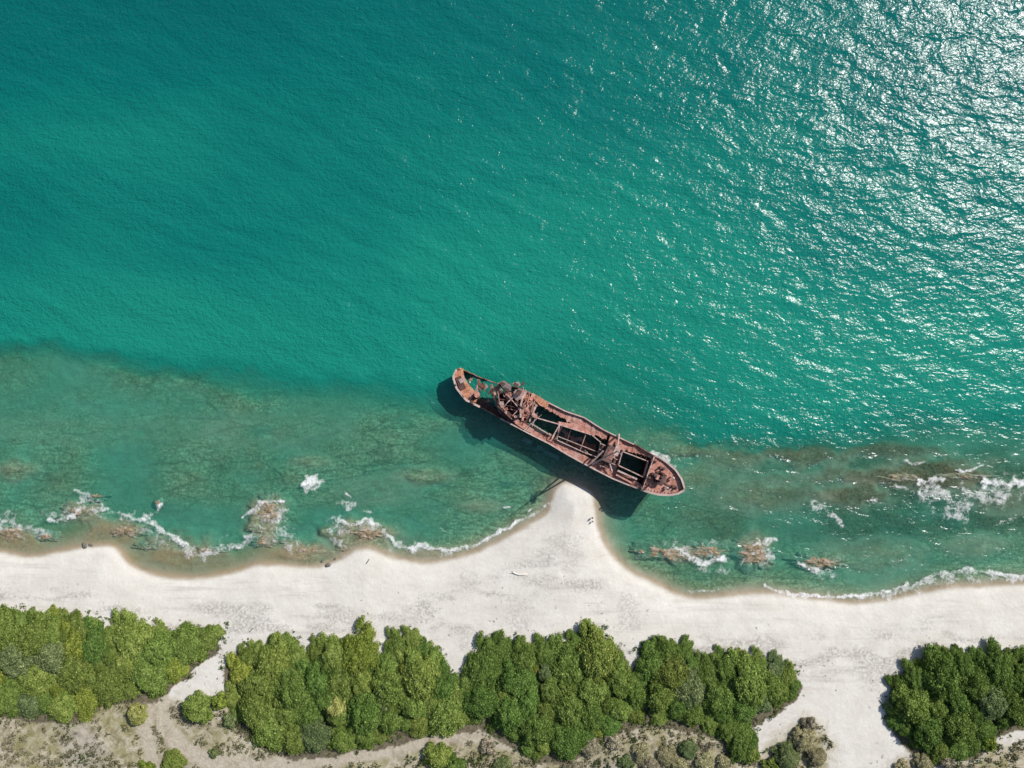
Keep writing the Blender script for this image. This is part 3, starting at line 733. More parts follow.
mb = MB(); mb.tube([CT, P(620.5, 454, 24.2)], [.17, .08], 8); child(mb, 'topmast', M['pale'], mc, mast)
mb = MB(); a = P(603, 451, 7.20); mb.tube([a, P(595, 459, 6.10), P(589, 464.5, 5.50)], [.22, .26, .18], 8); mb.build('derrick_boom', M['pale'], ship)
mb = MB(); mb.tube([P(612, 471.5, 6.50), P(607, 455, 7.30)], [.2, .16], 8); mb.build('derrick_boom', M['pale'], ship)

# stern remnant
pz = 4.0
mb = MB(); mb.prism([P(x, y, pz) for x, y in [(453.8, 377), (456, 370.5), (459.5, 369.2), (463, 370), (464, 376), (467.5, 383), (473, 389), (478, 395.5), (476.5, 402), (472, 402.5), (466.5, 399), (459.5, 391), (456.3, 386)]], .25)
mb.build('poop_deck', M['orange'], ship)
mb = MB(); c = P(460.5, 383, pz); mb.box(c + Z * .25, (3.4, 1.6, .5), R(-68)); mb.build('deck_hatch', M['dark'], ship, bevel=.08)
mb = MB(); c = P(461.5, 380.5, pz); mb.box(c + Z * .55, (1.1, 1.1, .3), R(-60), (.2, .1)); mb.build('hatch_cover', M['pale'], ship)
mb = MB(); c = P(477, 395.5, 4.1); mb.tube([c, c + Z * .5, c + Z * 1.2, c + Z * 1.5], [.8, .65, .5, .6], 12); mb.build('capstan', M['dark'], ship)
mb = MB(); c = P(477, 394.8, 5.6); mb.tube([c, c + Z * .15], [.75, .7], 12); mb.build('capstan_cap', M['deck'], ship)
mb = MB(); c = P(473.5, 398.5, pz); mb.box(c + Z * .35, (.7, 2.6, .7), SHIP_RZ); mb.build('steering_chest', M['dark'], ship)
random.seed(9)
for k in range(36):
    x = random.uniform(466, 502); y = 371 + (x - 470) * .55 + random.uniform(4, 22)
    c = P(x, y, random.uniform(-.45, .12)); mb = MB()
    mb.box(c, (random.uniform(1., 4), random.uniform(.3, 1.6), .14), random.uniform(0, 3), (random.uniform(-.4, .4), random.uniform(-.3, .3)))
    mb.build('collapsed_plate', M[random.choice(['dark', 'hull', 'worn', 'pale'])], ship)

for (x, y, l) in ((527.5, 441, 2.6), (541, 448.5, 2.2), (552, 455, 4.2)):
    mb = MB(); mb.box(P(x, y, -.55), (l, 1.0, .14), SHIP_RZ, (.06, .04)); mb.build('collapsed_plate', M['pale'], ship)
# superstructure
def plate(name, pts, th, m, par=ship):
    mb = MB(); mb.prism([P(*p) for p in pts], th); return mb.build(name, M[m], par)
plate('accommodation_deck', [(499, 394, 4.40), (521, 391, 4.60), (531, 395, 4.70), (536.5, 404, 4.80), (530, 421.5, 4.80), (524, 428, 4.80), (512, 423, 4.70), (500, 414, 4.40)], .25, 'dark')
dh = empty('deckhouse'); dc = P(512, 402, 4.60); dh.parent = ship; dh.location = dc - ship.location
def wall(a, b, z0, z1, m='hull', th=.16, name='wall'):
    z1 -= .8
    mb = MB(); p, q = P(*a, z1), P(*b, z1); p0 = Vector((p.x, p.y, z0)); n = 5
    d = (q - p); L_ = d.length; d.normalize(); nx = d.cross(Z) * th / 2
    top = [z1 + random.uniform(-.7, .25) for _ in range(n + 1)]
    V = []; 
    for k in range(n + 1):
        c = p.lerp(q, k / n)
        for s_ in (-1, 1):
            V.append(Vector((c.x, c.y, z0)) + nx * s_); V.append(Vector((c.x, c.y, top[k])) + nx * s_)
    Fs = []
    for k in range(n):
        b_ = k * 4
        Fs += [(b_, b_ + 4, b_ + 5, b_ + 1), (b_ + 2, b_ + 3, b_ + 7, b_ + 6), (b_ + 1, b_ + 5, b_ + 7, b_ + 3), (b_ + 4, b_, b_ + 2, b_ + 6)]
    Fs += [(0, 1, 3, 2), (n * 4, n * 4 + 2, n * 4 + 3, n * 4 + 1)]
    mb.add(V, Fs); return child(mb, name, M[m], dc, dh)
random.seed(31)
wall((497.5, 406), (512, 419.5), 4.5, 9.4); wall((499.5, 384), (498, 406), 4.5, 9.6, 'dark'); wall((513, 419.5), (521, 417), 5, 7.6, 'deck'); wall((500, 383), (523, 385), 5, 10.2, 'hull')
wall((523.5, 387), (520.5, 417), 5, 8.8, 'pale'); wall((511.5, 389), (511, 410), 5, 9.2, 'dark'); wall((499, 399), (513, 401), 5, 9.0, 'dark')
def dplate(name, pts, th, m): mb = MB(); mb.prism([P(*p) for p in pts], th); return child(mb, name, M[m], dc, dh)
dplate('roof_plate', [(500, 382, 9.50), (504, 380.5, 9.80), (511.5, 386, 10.00), (511, 391, 9.40), (506, 390.5, 9.10), (501.5, 386, 9.20)], .15, 'pale')
dplate('roof_plate', [(512.5, 383, 10.10), (518.5, 381.5, 10.20), (521, 385.5, 9.90), (515, 387.5, 9.70)], .15, 'pale')
dplate('roof_plate', [(515, 390, 9.20), (521.5, 388, 9.60), (523.5, 391.5, 9.20), (522, 399, 8.60), (516, 400, 8.40), (513, 396, 8.70)], .15, 'pale')
dplate('roof_plate', [(504, 392, 8.60), (511, 392, 8.70), (513, 399, 8.20), (507, 399.5, 8.00)], .15, 'deck')
dplate('roof_plate', [(498.5, 402, 8.30), (503.5, 401, 8.40), (504.5, 407, 8.10), (501, 408, 8.00)], .15, 'pale')
dplate('roof_plate', [(499.5, 408.5, 8.10), (504, 408.5, 8.10), (512, 414.5, 7.60), (511.5, 419.5, 7.50), (505, 416, 7.70)], .15, 'dark')
dplate('roof_plate', [(503.5, 410.5, 8.25), (507, 411, 8.20), (507, 414, 8.10), (504.5, 413.5, 8.20)], .1, 'pale')
dplate('bridge_floor', [(512, 400, 6.40), (521, 400, 6.60), (519, 417, 6.30), (512, 412, 6.20)], .15, 'dark')
mb = MB(); pts = [P(525.8, 392.5, 8.40), P(522.8, 397.5, 8.50), P(521, 404, 8.50), P(520.5, 411, 8.30), P(520.8, 417.5, 8.00)]
for a, b in zip(pts[:-1], pts[1:]): mb.beam(a, b, .45, .4)
child(mb, 'bridge_rail', M['pale'], dc, dh)
for (x, y, m) in ((516, 384.6, 'dark'), (502.5, 383.8, 'dark'), (518, 394, 'dark'), (507, 389.8, 'dark'), (519.5, 391.5, 'dark')):
    mb = MB(); c = P(x, y, 9.95 if y < 388 else 9.3); mb.box(c, (1.1, .7, .3), SHIP_RZ, (.1, .1)); child(mb, 'skylight', M[m], dc, dh)
mb = MB(); c = P(523, 383.5, 8.70); mb.tube([c - Z * 4, c, c + Z * 1.2], [.3, .3, .38], 10); child(mb, 'ventilator', M['dark'], dc, dh)
# tumbled structure in front of the bridge
plate('deck_plate', [(523, 397, 5.80), (528, 394.5, 5.90), (534, 399.5, 5.70), (535, 404.5, 5.50), (529, 405, 5.40)], .15, 'orange')
plate('deck_plate', [(522.5, 408, 5.50), (529, 407.5, 5.60), (531.5, 412.5, 5.50), (528, 419, 5.40), (523, 417.5, 5.40)], .15, 'deck')
plate('deck_plate', [(512.5, 421.5, 5.10), (516, 418.5, 5.20), (524, 423, 5.10), (534, 429.5, 5.10), (532.5, 433.5, 5.00), (522, 428.5, 5.10)], .15, 'deck')
plate('deck_plate', [(530, 392.5, 5.10), (538, 396, 5.10), (549, 402.5, 5.10), (547.5, 408.5, 5.00), (540, 405.5, 5.00), (534, 399, 5.10)], .15, 'orange')
random.seed(77)
for k in range(110):
    x = random.uniform(496, 536); y = random.uniform(388, 424)
    if (x - 500) * .5 + 408 < y or y < 386 + max(0, x - 522) * .9: continue
    c = P(x, y, random.uniform(5.3, 8.9 if x < 523 else 6.2)); mb = MB()
    if k % 3 == 0: mb.box(c, (random.uniform(.6, 2.4), random.uniform(.25, .9), .1), random.uniform(0, 3.1), (random.uniform(-.4, .4), random.uniform(-.4, .4)))
    else:
        v = Vector((random.uniform(-1, 1), random.uniform(-1, 1), random.uniform(-.35, .35))) * 2.0; mb.tube([c - v, c + v], random.uniform(.06, .14), 6)
    mb.build('scrap_plate' if k % 3 == 0 else 'scrap_pipe', M[random.choice(['dark', 'pale', 'pale', 'worn', 'deck', 'deck'])], ship)

# ------------------------------------------------------------------ trees
def ground_z(x, y):
    f = fields(np.array([float(x)]), np.array([float(y)])); return float(f['z'][0])

def crown_mesh(seed, kind='dome', nl=36, leaves=520, leaf=.085):
    """unit crown (radius ~1, height ~1) of many leaf sprays on lumpy boughs; boughs reach towards +y for 'comb'"""
    r = np.random.default_rng(seed); V = []; Fq = []; b = 0
    lobes = []
    for k in range(nl):
        a = 2 * math.pi * (k * .618 + r.uniform(-.06, .06)); q = math.sqrt((k + .5) / nl) * .70
        x, y = q * math.cos(a), q * math.sin(a)
        top = .93 - .58 * (q / .7) ** 2.4 + r.uniform(-.16, .08)
        rad = r.uniform(.15, .25) if nl > 20 else r.uniform(.24, .36)
        sx, sy, sz = rad * r.uniform(.85, 1.15), rad * r.uniform(.85, 1.2), rad * r.uniform(.8, 1.1)
        if kind == 'comb': sy *= 1.2; sx *= .9
        lobes.append((x, y, max(top - sz, .12), sx, sy, sz))
    if kind == 'comb':
        for k in range(3):
            x = r.uniform(-.75, .75); lobes.append((x, .72 + r.uniform(-.1, .18), r.uniform(.12, .3), r.uniform(.13, .2), r.uniform(.24, .36), r.uniform(.14, .22)))
    for (x, y, z, sx, sy, sz) in lobes:
        # inner bough mass
        nu, nv = 8, 6
        for i in range(nv + 1):
            th = math.pi * i / nv
            for j in range(nu):
                ph = 2 * math.pi * j / nu; w = .80 + r.uniform(-.12, .08)
                V.append((x + sx * w * math.sin(th) * math.cos(ph), y + sy * w * math.sin(th) * math.sin(ph), max(.03, z + sz * w * math.cos(th))))
        for i in range(nv):
            for j in range(nu):
                Fq.append((b + i * nu + j, b + (i + 1) * nu + j, b + (i + 1) * nu + (j + 1) % nu, b + i * nu + (j + 1) % nu))
        b += nu * (nv + 1)
        n = int(leaves * (sx * sy) / .06) + 40
        for _ in range(n):
            d = r.normal(size=3); d /= np.linalg.norm(d) + 1e-9
            if d[2] < -.45: d[2] *= -1
            w = r.uniform(.74, 1.2)
            if r.random() < .07: w += r.uniform(.05, .22)
            c = np.array([x + sx * d[0] * w, y + sy * d[1] * w, z + sz * d[2] * w])
            if c[2] < .04: continue
            nn = d + r.normal(size=3) * .7; nn /= np.linalg.norm(nn)
            t = np.cross(nn, r.normal(size=3)); t /= np.linalg.norm(t) + 1e-9; u = np.cross(nn, t)
            l = leaf * r.uniform(.45, 1.05); m_ = l * r.uniform(.45, .8)
            if kind == 'comb' and r.random() < .3:
                t = np.array([0, 1, .15]) - nn * nn[1]; t /= np.linalg.norm(t) + 1e-9; u = np.cross(nn, t); l *= 1.3; m_ *= .7
            for (e, g_) in ((-.5, -.12), (.1, -.5), (.5, .1), (-.1, .5)):
                V.append(tuple(c + t * e * l + u * g_ * m_))
            Fq.append((b, b + 1, b + 2, b + 3)); b += 4
    me = npmesh('crown', V, Fq)
    lr = np.repeat(r.random(len(Fq)), 4); vv = np.zeros(len(V)); vv[np.array(Fq).ravel()] = lr; attr(me, 'leaf', vv)
    return me

def trunk_mesh(seed):
    r = random.Random(seed); mb = MB()
    mb.tube([Vector((0, 0, -.05)), Vector((.02, .01, .2)), Vector((r.uniform(-.05, .05), r.uniform(-.05, .05), .5))], [.07, .055, .035], 7)
    for k in range(5):
        a = k * 1.26 + r.uniform(-.3, .3); h = .1 + .07 * k
        mb.tube([Vector((0, 0, h)), Vector((.25 * math.cos(a), .25 * math.sin(a), h + .15)), Vector((.5 * math.cos(a), .5 * math.sin(a), h + .24))], [.035, .025, .012], 6)
    me = bpy.data.meshes.new('trunk'); me.from_pydata([tuple(v) for v in mb.v], [], mb.f); me.update(); me.materials.append(M['bark']); return me
CROWN = {'dome': [crown_mesh(s, 'dome') for s in (1, 2, 3, 4, 5)], 'comb': [crown_mesh(s, 'comb') for s in (11, 12, 13, 14)], 'small': [crown_mesh(s, 'dome', 10, 220, .17) for s in (21, 22, 23)]}
TRUNK = [trunk_mesh(s) for s in (1, 2)]
for l_ in CROWN.values():
    for m_ in l_: m_.materials.append(M['leaf_mid'])

def plant(name, x, y, rad, hgt, kind, leaf, rz, label, cat, group=None, sq=1.0, k=None):
    e = empty(name, (x, y, ground_z(x, y) - .05), rz); e.scale = (rad, rad * sq, hgt)
    k = random.randrange(100) if k is None else k
    c = bpy.data.objects.new('crown', CROWN[kind][k % len(CROWN[kind])]); COL.objects.link(c); c.parent = e
    c.material_slots[0].link = 'OBJECT'; c.material_slots[0].material = M[leaf]
    t = bpy.data.objects.new('trunk', TRUNK[k % 2]); COL.objects.link(t); t.parent = e
    tag(e, label, cat, group); return e

GN = {'left': 'left grove', 'middle': 'long middle grove', 'right': 'right grove'}
ORD = ['first', 'second', 'third', 'fourth', 'fifth', 'sixth', 'seventh', 'eighth', 'ninth', 'tenth', 'eleventh', 'twelfth', 'thirteenth', 'fourteenth', 'fifteenth', 'sixteenth', 'seventeenth', 'eighteenth', 'nineteenth', 'twentieth',
       'twenty-first', 'twenty-second', 'twenty-third', 'twenty-fourth', 'twenty-fifth', 'twenty-sixth', 'twenty-seventh', 'twenty-eighth', 'twenty-ninth', 'thirtieth', 'thirty-first', 'thirty-second', 'thirty-third', 'thirty-fourth', 'thirty-fifth', 'thirty-sixth', 'thirty-seventh', 'thirty-eighth', 'thirty-ninth', 'fortieth']
LEAFW = {'leaf_mid': 'mid green', 'leaf_deep': 'deep green', 'leaf_grey': 'grey green', 'leaf_yellow': 'yellow green'}
random.seed(101)
for gname, poly in GROVES.items():
    poly_d = [tuple(p) for p in poly]
    x0 = min(p[0] for p in poly); x1 = max(p[0] for p in poly); y0 = min(p[1] for p in poly); y1 = max(p[1] for p in poly)
    edge = np.array(poly + poly[:1], float)
    got = []
    for rmin, rmax, tries in ((18, 22, 200), (13, 17, 2600), (9, 12, 4000), (6.5, 8.5, 1200)):
        for _ in range(tries):
            x = random.uniform(x0, x1); y = random.uniform(y0, y1); r_ = random.uniform(rmin, rmax)
            a = np.array([x]); b = np.array([y])
            if not in_poly(a, b, poly)[0]: continue
            de = seg_dist(a, b, edge)[0]
            if de < r_ * .72: continue
            if any((x - q[0]) ** 2 + (y - q[1]) ** 2 < (.60 * (r_ + q[3])) ** 2 for q in got): continue
            got.append((x, y, de, r_))
    # rows by depth behind the seaward outline, sections along the shore
    rows = {}
    for (x, y, de, r_) in got:
        col_ = [py for py in np.arange(y0 - 2, y1 + 2, 2) if in_poly(np.array([x]), np.array([py]), poly)[0]]
        t = (y - min(col_)) / max(1, max(col_) - min(col_))
        rn = 'seaward row' if t < .3 else 'second row' if t < .54 else 'third row' if t < .76 else 'landward row'
        sec = 'left grove' if gname == 'left' else 'right grove' if gname == 'right' else "middle grove's left third" if x < 425 else "middle grove's central third" if x < 622 else "middle grove's right third"
        rows.setdefault((sec, rn), []).append((x, y, de, r_))
    for (sec, rn), L_ in rows.items():
        L_.sort()
        for i, (x, y, de, r_) in enumerate(L_):
            rad = r_ * 1.12 * S
            hgt = (1.3 + .46 * rad) * random.uniform(.8, 1.22) * min(1, .32 + .03 * de)
            if gname == 'right': hgt *= 1.25
            if gname == 'left': hgt *= .85
            mid = gname == 'middle' and x > 480
            lf = random.choices(['leaf_mid', 'leaf_deep', 'leaf_grey', 'leaf_yellow'], {'left': [8, 1, .5, 1.2], 'right': [2, 8, .4, .2]}.get(gname, [3.5, 5, .6, .2] if mid else [6, 2.5, .5, .8]))[0]
            kind = 'comb' if (rn == 'seaward row' or random.random() < .35) else 'dome'
            p = P(x, y, hgt * .55); szw = 'broad' if rad > 5.6 else 'small' if rad < 3.4 else 'rounded'
            lab = f"{szw} {LEAFW[lf]} tree, {ORD[i]} from left, {rn}, {sec}"
            plant('coastal_tree', p.x, p.y, rad * 1.06, hgt, kind, lf, random.uniform(-.5, .5) if kind == 'comb' else random.uniform(0, 6.28), lab, 'tree', f'trees of the {GN[gname]}', random.uniform(1.05, 1.35) if kind == 'comb' else random.uniform(.9, 1.1))
    print('grove', gname, len(got))

BUSH = [(142, 711, 12.5, 2.8, 'leaf_lime', 'bright yellow green round bush standing alone on dry soil by the sandy track'),
        (201, 705, 19, 3.4, 'leaf_mid', 'green rounded bush between the sandy track and the middle grove'),
        (222, 698, 9, 2.8, 'leaf_yellow', 'yellowish bush pressed against the left end of the middle grove'),
        (233, 717, 8, 1.8, 'leaf_grey', 'small grey green bush at the lower left foot of the middle grove'),
        (218, 748, 6, 1.2, 'leaf_grey', 'tiny green bush beside the pale footpath on the dry soil'),
        (178, 757, 15, 1.8, 'leaf_mid', 'low green bush at the bottom edge below the sandy track'),
        (151, 764, 10, 1.2, 'leaf_yellow', 'low yellowish bush left of the green one at the bottom edge'),
        (438, 751, 17, 3.0, 'leaf_mid', 'lone dark green bush below the pale footpath in the middle'),
        (455, 760, 13, 2.2, 'leaf_deep', 'smaller green bush touching the lone dark bush below the footpath'),
        (488, 742, 9, 1.6, 'leaf_ash', 'ash grey dry bush right of the lone green bush below the footpath'),
        (503, 762, 13, 1.6, 'leaf_grey', 'grey green bush at the bottom edge under the ash grey one'),
        (590, 743, 12, 1.8, 'leaf_ash', 'ash grey bush just below the middle grove, left of the straw coloured patch'),
        (612, 737, 10, 1.5, 'leaf_ash', 'second ash grey bush below the middle grove'),
        (665, 752, 13, 1.7, 'leaf_pale', 'pale straw coloured bush below the middle grove, near the dark shrub end'),
        (686, 745, 12, 1.7, 'leaf_grey', 'grey green bush beside the pale straw bush below the middle grove'),
        (702, 757, 12, 1.7, 'leaf_pale', 'pale straw bush at the bottom edge right of the grey green one'),
        (720, 758, 9, 1.5, 'leaf_pale', 'small straw bush nearest the foot of the middle grove tongue'),
        (783, 752, 17, 3.0, 'leaf_grey', 'olive bush left of the sandy road at the bottom edge'),
        (800, 735, 15, 2.6, 'leaf_pale', 'pale olive bush left of the sandy road, upper of its clump'),
        (812, 752, 13, 2.3, 'leaf_pale', 'straw coloured bush nearest the sandy road'),
        (768, 760, 10, 2.2, 'leaf_mid', 'green bush at the left end of the olive clump by the road'),
        (744, 736, 14, 3.0, 'leaf_deep', 'dark green bush forming the tip of the right tongue of the middle grove'),
        (747, 750, 11, 2.4, 'leaf_mid', 'green bush below the tip of the right tongue of the middle grove'),
        (338, 703, 14, 4.4, 'leaf_lime', 'pale lime coloured bush standing out inside the lower left of the middle grove'),
        (983, 739, 9, 2.6, 'leaf_yellow', 'bright light green bush at the lower corner of the right grove'),
        (918, 757, 12, 1.8, 'leaf_pale', 'dry straw bush at the lower left foot of the right grove'),
        (896, 764, 10, 1.4, 'leaf_pale', 'low straw bush at the bottom edge right of the sandy road'),
        (640, 748, 11, 1.6, 'leaf_pale', 'pale straw bush midway between the ash grey bushes and the straw bush pair'),
        (648, 762, 12, 1.7, 'leaf_ash', 'ash coloured bush at the bottom edge left of the straw bushes'),
        (676, 762, 11, 1.7, 'leaf_pale', 'pale straw bush at the bottom edge below the grey green bush'),
        (572, 764, 11, 1.5, 'leaf_ash', 'ash coloured bush at the bottom edge below the middle of the long grove'),
        (625, 758, 9, 1.3, 'leaf_grey', 'small grey green bush at the bottom edge among ash coloured ones'),
        (806, 720, 9, 1.9, 'leaf_ash', 'small ash grey bush at the top of the olive clump by the road'),
        (940, 756, 10, 2.0, 'leaf_ash', 'ash grey bush under the right grove')]
random.seed(55)
for (x, y, r_, h, lf, lab) in BUSH:
    p = P(x, y, h * .5)
    plant('bush', p.x, p.y, r_ * S, h, 'small' if r_ < 12 else 'dome', lf, random.uniform(0, 6), lab, 'bush', 'bushes round the groves')

# dry scrub as ground cover
def cover(name, pts, mat_, label, size=(.45, 1.15), seed=3, blades=13):
    r = np.random.default_rng(seed); V = []; Fq = []; b = 0
    for (x, y, z) in pts:
        s_ = r.uniform(*size)
        for _ in range(blades):
            d = r.normal(size=3); d[2] = abs(d[2]); d /= np.linalg.norm(d); c = np.array([x, y, z]) + d * np.array([s_, s_, s_ * .7]) * r.uniform(.3, .9)
            nn = d + r.normal(size=3) * .5; nn /= np.linalg.norm(nn); t = np.cross(nn, r.normal(size=3)); t /= np.linalg.norm(t) + 1e-9; u = np.cross(nn, t); l = s_ * r.uniform(.25, .6)
            for (e, g_) in ((-.5, -.15), (.1, -.4), (.5, .15), (-.1, .4)): V.append(tuple(c + t * e * l + u * g_ * l))
            Fq.append((b, b + 1, b + 2, b + 3)); b += 4
    return tag(link(name, npmesh(name, V, Fq), mat_), label, None, None, 'stuff')
N_ = 9000
X = rng.uniform(-135, 135, N_); Y = rng.uniform(-104, -72, N_); f = fields(X, Y)
clump = fbm(f['px'] / 13, f['py'] / 13, 201, 3)
ok = (f['soil'] > .5) & (f['path'] < .3) & (clump > .44)
pts = np.stack([X, Y, f['z']], 1)[ok]
kd = fbm(pts[:, 0] / 9, pts[:, 1] / 7, 222, 3)
cover('dry_scrub', pts[kd < .47], M['leaf_pale'], 'straw coloured dry scrub covering the soil behind the groves', seed=3)
cover('olive_scrub', pts[(kd >= .47) & (kd < .55)], M['leaf_grey'], 'olive low scrub scattered through the dry soil', seed=4)
cover('ashen_scrub', pts[kd >= .55], M['leaf_ash'], 'ash grey dead scrub scattered through the dry soil', seed=5)
N_ = 14000
X = rng.uniform(-135, 135, N_); Y = rng.uniform(-100, -55, N_); f = fields(X, Y)
gd = np.full(N_, 1e9); ins = np.zeros(N_, bool)
for poly in GROVES.values():
    gd = np.minimum(gd, seg_dist(f['px'], f['py'], np.array(poly + poly[:1], float))); ins |= in_poly(f['px'], f['py'], poly)
ok = (((gd < 7) & ~ins & (fbm(f['px'] / 12, f['py'] / 12, 331, 3) > .52)) | ((gd < 9) & ins)) & (rng.random(N_) < .75)
cover('creeping_scrub', np.stack([X, Y, f['z'] + .05], 1)[ok], M['leaf_mid'], 'low green creepers and seedlings fringing the groves', (.35, .9), 7, 12)
# beach litter: dark weed tufts and twigs near the groves and the road
N_ = 14000
X = rng.uniform(-132, 132, N_); Y = rng.uniform(-100, -46, N_); f = fields(X, Y)
ok = (f['d'] > 22) & (f['soil'] < .5) & (rng.random(N_) < np.clip((f['d'] - 10) / 130, 0, .45)) & (fbm(f['px'] / 24, f['py'] / 18, 301, 3) > .5)
road = (f['px'] > 812) & (f['px'] < 880) & (f['py'] > 655)
ok = (ok | (road & (f['soil'] < .5) & (rng.random(N_) < .42) & (fbm(f['px'] / 9, f['py'] / 22, 311, 3) > .45))) & ~((f['px'] > 839) & (f['px'] < 863) & (f['py'] > 640)) & (rng.random(N_) < .55)
cover('beach_litter', np.stack([X, Y, f['z'] - .06], 1)[ok], M['stone'], 'small dark weed tufts and twigs strewn over the sand', (.12, .5), 8, 6)

# ------------------------------------------------------------------ driftwood and stones
def driftwood(pts, rad, label, mat_='drift', branch=None):
    mb = MB(); q = []
    for (x, y) in pts:
        p = P(x, y); q.append(Vector((p.x, p.y, ground_z(p.x, p.y) + rad * .7)))
    mb.tube(q, [rad * .7] + [rad] * (len(q) - 2) + [rad * .45], 8)
    o = mb.build('driftwood_log', M[mat_], None, origin=q[0], sm=True); o.location = q[0]
    tag(o, label, 'driftwood')
    if branch:
        b = MB(); i, (dx, dy) = branch; a = q[i]; b.tube([a, a + Vector((dx, dy, .35)) * .6, a + Vector((dx * 1.1, dy, .5))], [rad * .6, rad * .4, rad * .15], 7)
        b.build('branch', M[mat_], o, origin=q[0], sm=True)
driftwood([(512.4, 569.8), (515.5, 572), (519, 573), (523, 572.6), (527.8, 572.4)], .2, 'bleached white driftwood log lying on the sand below the spit', 'drift', (1, (-.9, .5)))
driftwood([(366.8, 563), (368.5, 560.5), (370, 558)], .12, 'short thin grey driftwood stick on the sand of the left beach', 'stone')
driftwood([(252, 629.5), (255, 626.5), (258, 625)], .1, 'thin dark stick lying above the left end of the middle grove', 'stone')
def beach_rock(px, py, r_, label, seed):
    p = P(px, py); bm = bmesh.new(); bmesh.ops.create_icosphere(bm, subdivisions=3, radius=1)
    for v in bm.verts:
        n = mnoise.fractal(v.co * 1.2 + Vector((seed, 0, 0)), 1., 2., 3); v.co *= (1 + .35 * n); v.co.x *= r_ * 1.5; v.co.y *= r_ * .9; v.co.z *= r_ * .6
    me = bpy.data.meshes.new('beach_rock'); bm.to_mesh(me); bm.free(); smooth(me)
    o = link('beach_rock', me, M['stone']); o.location = (p.x, p.y, max(ground_z(p.x, p.y), -.1) + r_ * .12); o.rotation_euler = (0, 0, seed); tag(o, label, 'rock', 'dark stones at the water edge')
for a in [(328.5, 565, .55, 'dark stone at the water edge left of the domed rock', .4), (322, 561.5, .3, 'small dark stone just above the larger one left of the domed rock', 1.2), (85, 545.8, .6, 'dark stone at the water edge beside the left sandy point', 2.2), (91, 545, .4, 'smaller dark stone next to the left sandy point', 3.0), (335, 559, .28, 'tiny dark pebble in the wash nearest the domed rock', 3.9)]:
    beach_rock(*a)

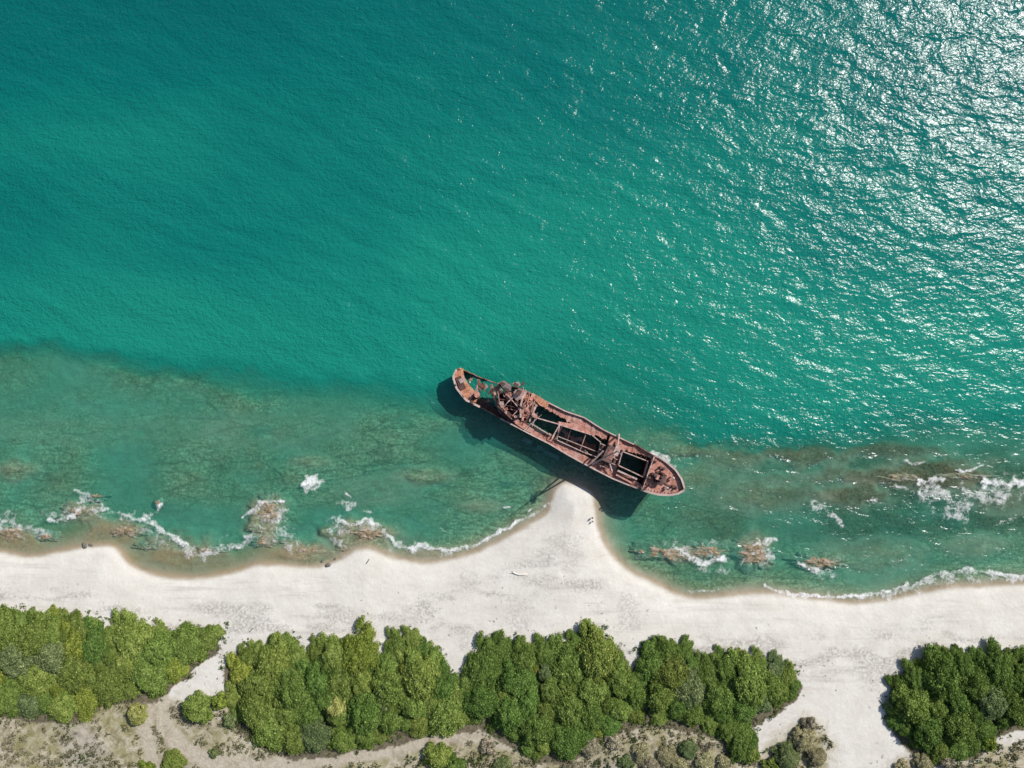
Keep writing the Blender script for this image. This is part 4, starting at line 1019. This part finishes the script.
# ------------------------------------------------------------------ two people on the spit
def skin_mesh(name, verts, edges, radii, root, sub=1):
    me = bpy.data.meshes.new('tmp'); me.from_pydata(verts, edges, []); o = bpy.data.objects.new('tmp', me); COL.objects.link(o)
    o.modifiers.new('s', 'SKIN'); sv = me.skin_vertices[0].data
    for i, r_ in enumerate(radii):
        sv[i].radius = r_ if hasattr(r_, '__len__') else (r_, r_); sv[i].use_root = (i == root)
    sm_ = o.modifiers.new('u', 'SUBSURF'); sm_.levels = sub; sm_.render_levels = sub
    dg = bpy.context.evaluated_depsgraph_get(); dg.update()
    out = bpy.data.meshes.new_from_object(o.evaluated_get(dg)); out.name = name
    bpy.data.objects.remove(o); bpy.data.meshes.remove(me); smooth(out); return out
def person(px, py, hgt, rz, shirt, shorts, hairc, label, stride):
    p = P(px, py); e = empty('person', (p.x, p.y, ground_z(p.x, p.y)), rz); k = hgt / 1.75; e.scale = (k, k, k)
    v = [(0, 0, .95), (0, .01, 1.12), (0, 0, 1.32), (0, 0, 1.44), (0, .0, 1.52), (0, .01, 1.60), (0, .0, 1.70)]; ed = [(i, i + 1) for i in range(6)]
    rr = [(.15, .11), (.135, .10), (.165, .11), (.10, .075), (.052, .055), (.075, .092), (.062, .075)]
    for s in (-1, 1):
        b = len(v); st = stride * s
        v += [(s * .10, 0, .88), (s * .105, st * .55 + .03, .48), (s * .105, st - .05, .09), (s * .11, st + .13, .04)]; rr += [.085, .058, .04, (.04, .03)]
        ed += [(0, b), (b, b + 1), (b + 1, b + 2), (b + 2, b + 3)]
        b = len(v); v += [(s * .19, 0, 1.40), (s * .25, -.02 - st * .3, 1.12), (s * .26, .06 - st * .6, .88), (s * .26, .08 - st * .65, .80)]; rr += [.055, .042, .03, (.036, .02)]
        ed += [(3, b), (b, b + 1), (b + 1, b + 2), (b + 2, b + 3)]
        for f_ in range(4):
            c = len(v); y_ = .08 - st * .65 + (f_ - 1.5) * .019; L_ = (.07, .08, .078, .062)[f_]
            v += [(s * .262, y_, .76), (s * .258, y_ + .004, .76 - L_ * .5), (s * .25, y_ + .012, .76 - L_)]; rr += [.009, .008, .007]; ed += [(b + 3, c), (c, c + 1), (c + 1, c + 2)]
        c = len(v); v += [(s * .25, .12 - st * .65, .79), (s * .24, .135 - st * .65, .755)]; rr += [.010, .008]; ed += [(b + 3, c), (c, c + 1)]
    c = len(v); v += [(0, .105, 1.605)]; rr += [.014]; ed += [(5, c)]
    skin = M.setdefault('skin', plain('skin', (.42, .26, .18), .6, .05))
    link('body', skin_mesh('body', v, ed, rr, 0), skin, e)
    sv = [(0, 0, .93), (0, .01, 1.12), (0, 0, 1.32), (0, 0, 1.43)]; se = [(0, 1), (1, 2), (2, 3)]; sr = [(.165, .125), (.15, .115), (.18, .125), (.10, .085)]
    for s in (-1, 1):
        b = len(sv); sv += [(s * .19, 0, 1.40), (s * .235, -.015 - stride * s * .2, 1.2)]; sr += [.07, .06]; se += [(3, b), (b, b + 1)]
    link('shirt', skin_mesh('shirt', sv, se, sr, 0), shirt, e)
    sv = [(0, 0, .96)]; se = []; sr = [(.165, .125)]
    for s in (-1, 1):
        b = len(sv); sv += [(s * .10, 0, .86), (s * .105, stride * s * .4 + .02, .58)]; sr += [.105, .085]; se += [(0, b), (b, b + 1)]
    link('shorts', skin_mesh('shorts', sv, se, sr, 0), shorts, e)
    bm = bmesh.new(); bmesh.ops.create_uvsphere(bm, u_segments=14, v_segments=9, radius=1)
    bmesh.ops.delete(bm, geom=[q for q in bm.verts if q.co.z < -.25 + (.75 if q.co.y > .25 else 0)], context='VERTS')
    for q in bm.verts: q.co = Vector((q.co.x * .088, q.co.y * .106 - .006, q.co.z * .115 + 1.655))
    me = bpy.data.meshes.new('hair'); bm.to_mesh(me); bm.free(); smooth(me); link('hair', me, hairc, e)
    for s in (-1, 1):
        bm = bmesh.new(); bmesh.ops.create_icosphere(bm, subdivisions=1, radius=.012)
        for q in bm.verts: q.co += Vector((s * .032, .088, 1.635))
        me = bpy.data.meshes.new('eye'); bm.to_mesh(me); bm.free(); link('eye', me, hairc, e)
    tag(e, label, 'person', 'people on the sand spit'); return e
hair = plain('hair', (.03, .022, .018), .7, .2); navy = plain('navy_cloth', (.03, .035, .05), .9, .2); char = plain('charcoal_cloth', (.05, .05, .055), .9, .2); dkred = plain('dark_cloth', (.06, .04, .04), .9, .2)
person(592.0, 517.0, 1.72, R(-60), navy, char, hair, 'person in dark clothes on the sand spit, nearer to the shipwreck', .16)
person(592.4, 520.6, 1.45, R(-75), dkred, navy, hair, 'slightly shorter person in dark clothes walking behind, farther from the shipwreck', .12)

# ------------------------------------------------------------------ light, sky, camera
w = bpy.data.worlds.new('World'); sc.world = w; w.use_nodes = True
nt = w.node_tree; nt.nodes.clear()
o_ = nt.nodes.new('ShaderNodeOutputWorld'); bg = nt.nodes.new('ShaderNodeBackground'); sky = nt.nodes.new('ShaderNodeTexSky')
sky.sky_type = 'NISHITA'; sky.sun_disc = False; sky.sun_elevation = R(SUN_EL); sky.sun_rotation = math.atan2(SUN_V[0], SUN_V[1])
bg.inputs[1].default_value = .09
nt.links.new(sky.outputs[0], bg.inputs[0]); nt.links.new(bg.outputs[0], o_.inputs[0])
ld = bpy.data.lights.new('sun', 'SUN'); ld.energy = 4.2; ld.angle = R(.53); ld.color = (1, .965, .915)
lo = bpy.data.objects.new('sun', ld); COL.objects.link(lo)
sv = Vector((SUN_V[0] * math.cos(R(SUN_EL)), SUN_V[1] * math.cos(R(SUN_EL)), math.sin(R(SUN_EL))))
lo.rotation_euler = sv.to_track_quat('Z', 'Y').to_euler(); lo.location = sv * 300
cd = bpy.data.cameras.new('camera'); cam = bpy.data.objects.new('camera', cd); COL.objects.link(cam)
cam.location = (0, 0, H); cam.rotation_euler = (0, 0, 0)
cd.sensor_width = 36; cd.lens = 18 / (512 * S / H); cd.clip_start = 1; cd.clip_end = 20000
sc.camera = cam
vs = sc.view_settings
vs.view_transform = 'Standard'; vs.look = 'None'; vs.gamma = 1; vs.use_curve_mapping = False; vs.exposure = .55
sc.cycles.max_bounces = 6; sc.cycles.transparent_max_bounces = 8; sc.cycles.caustics_reflective = False; sc.cycles.caustics_refractive = False
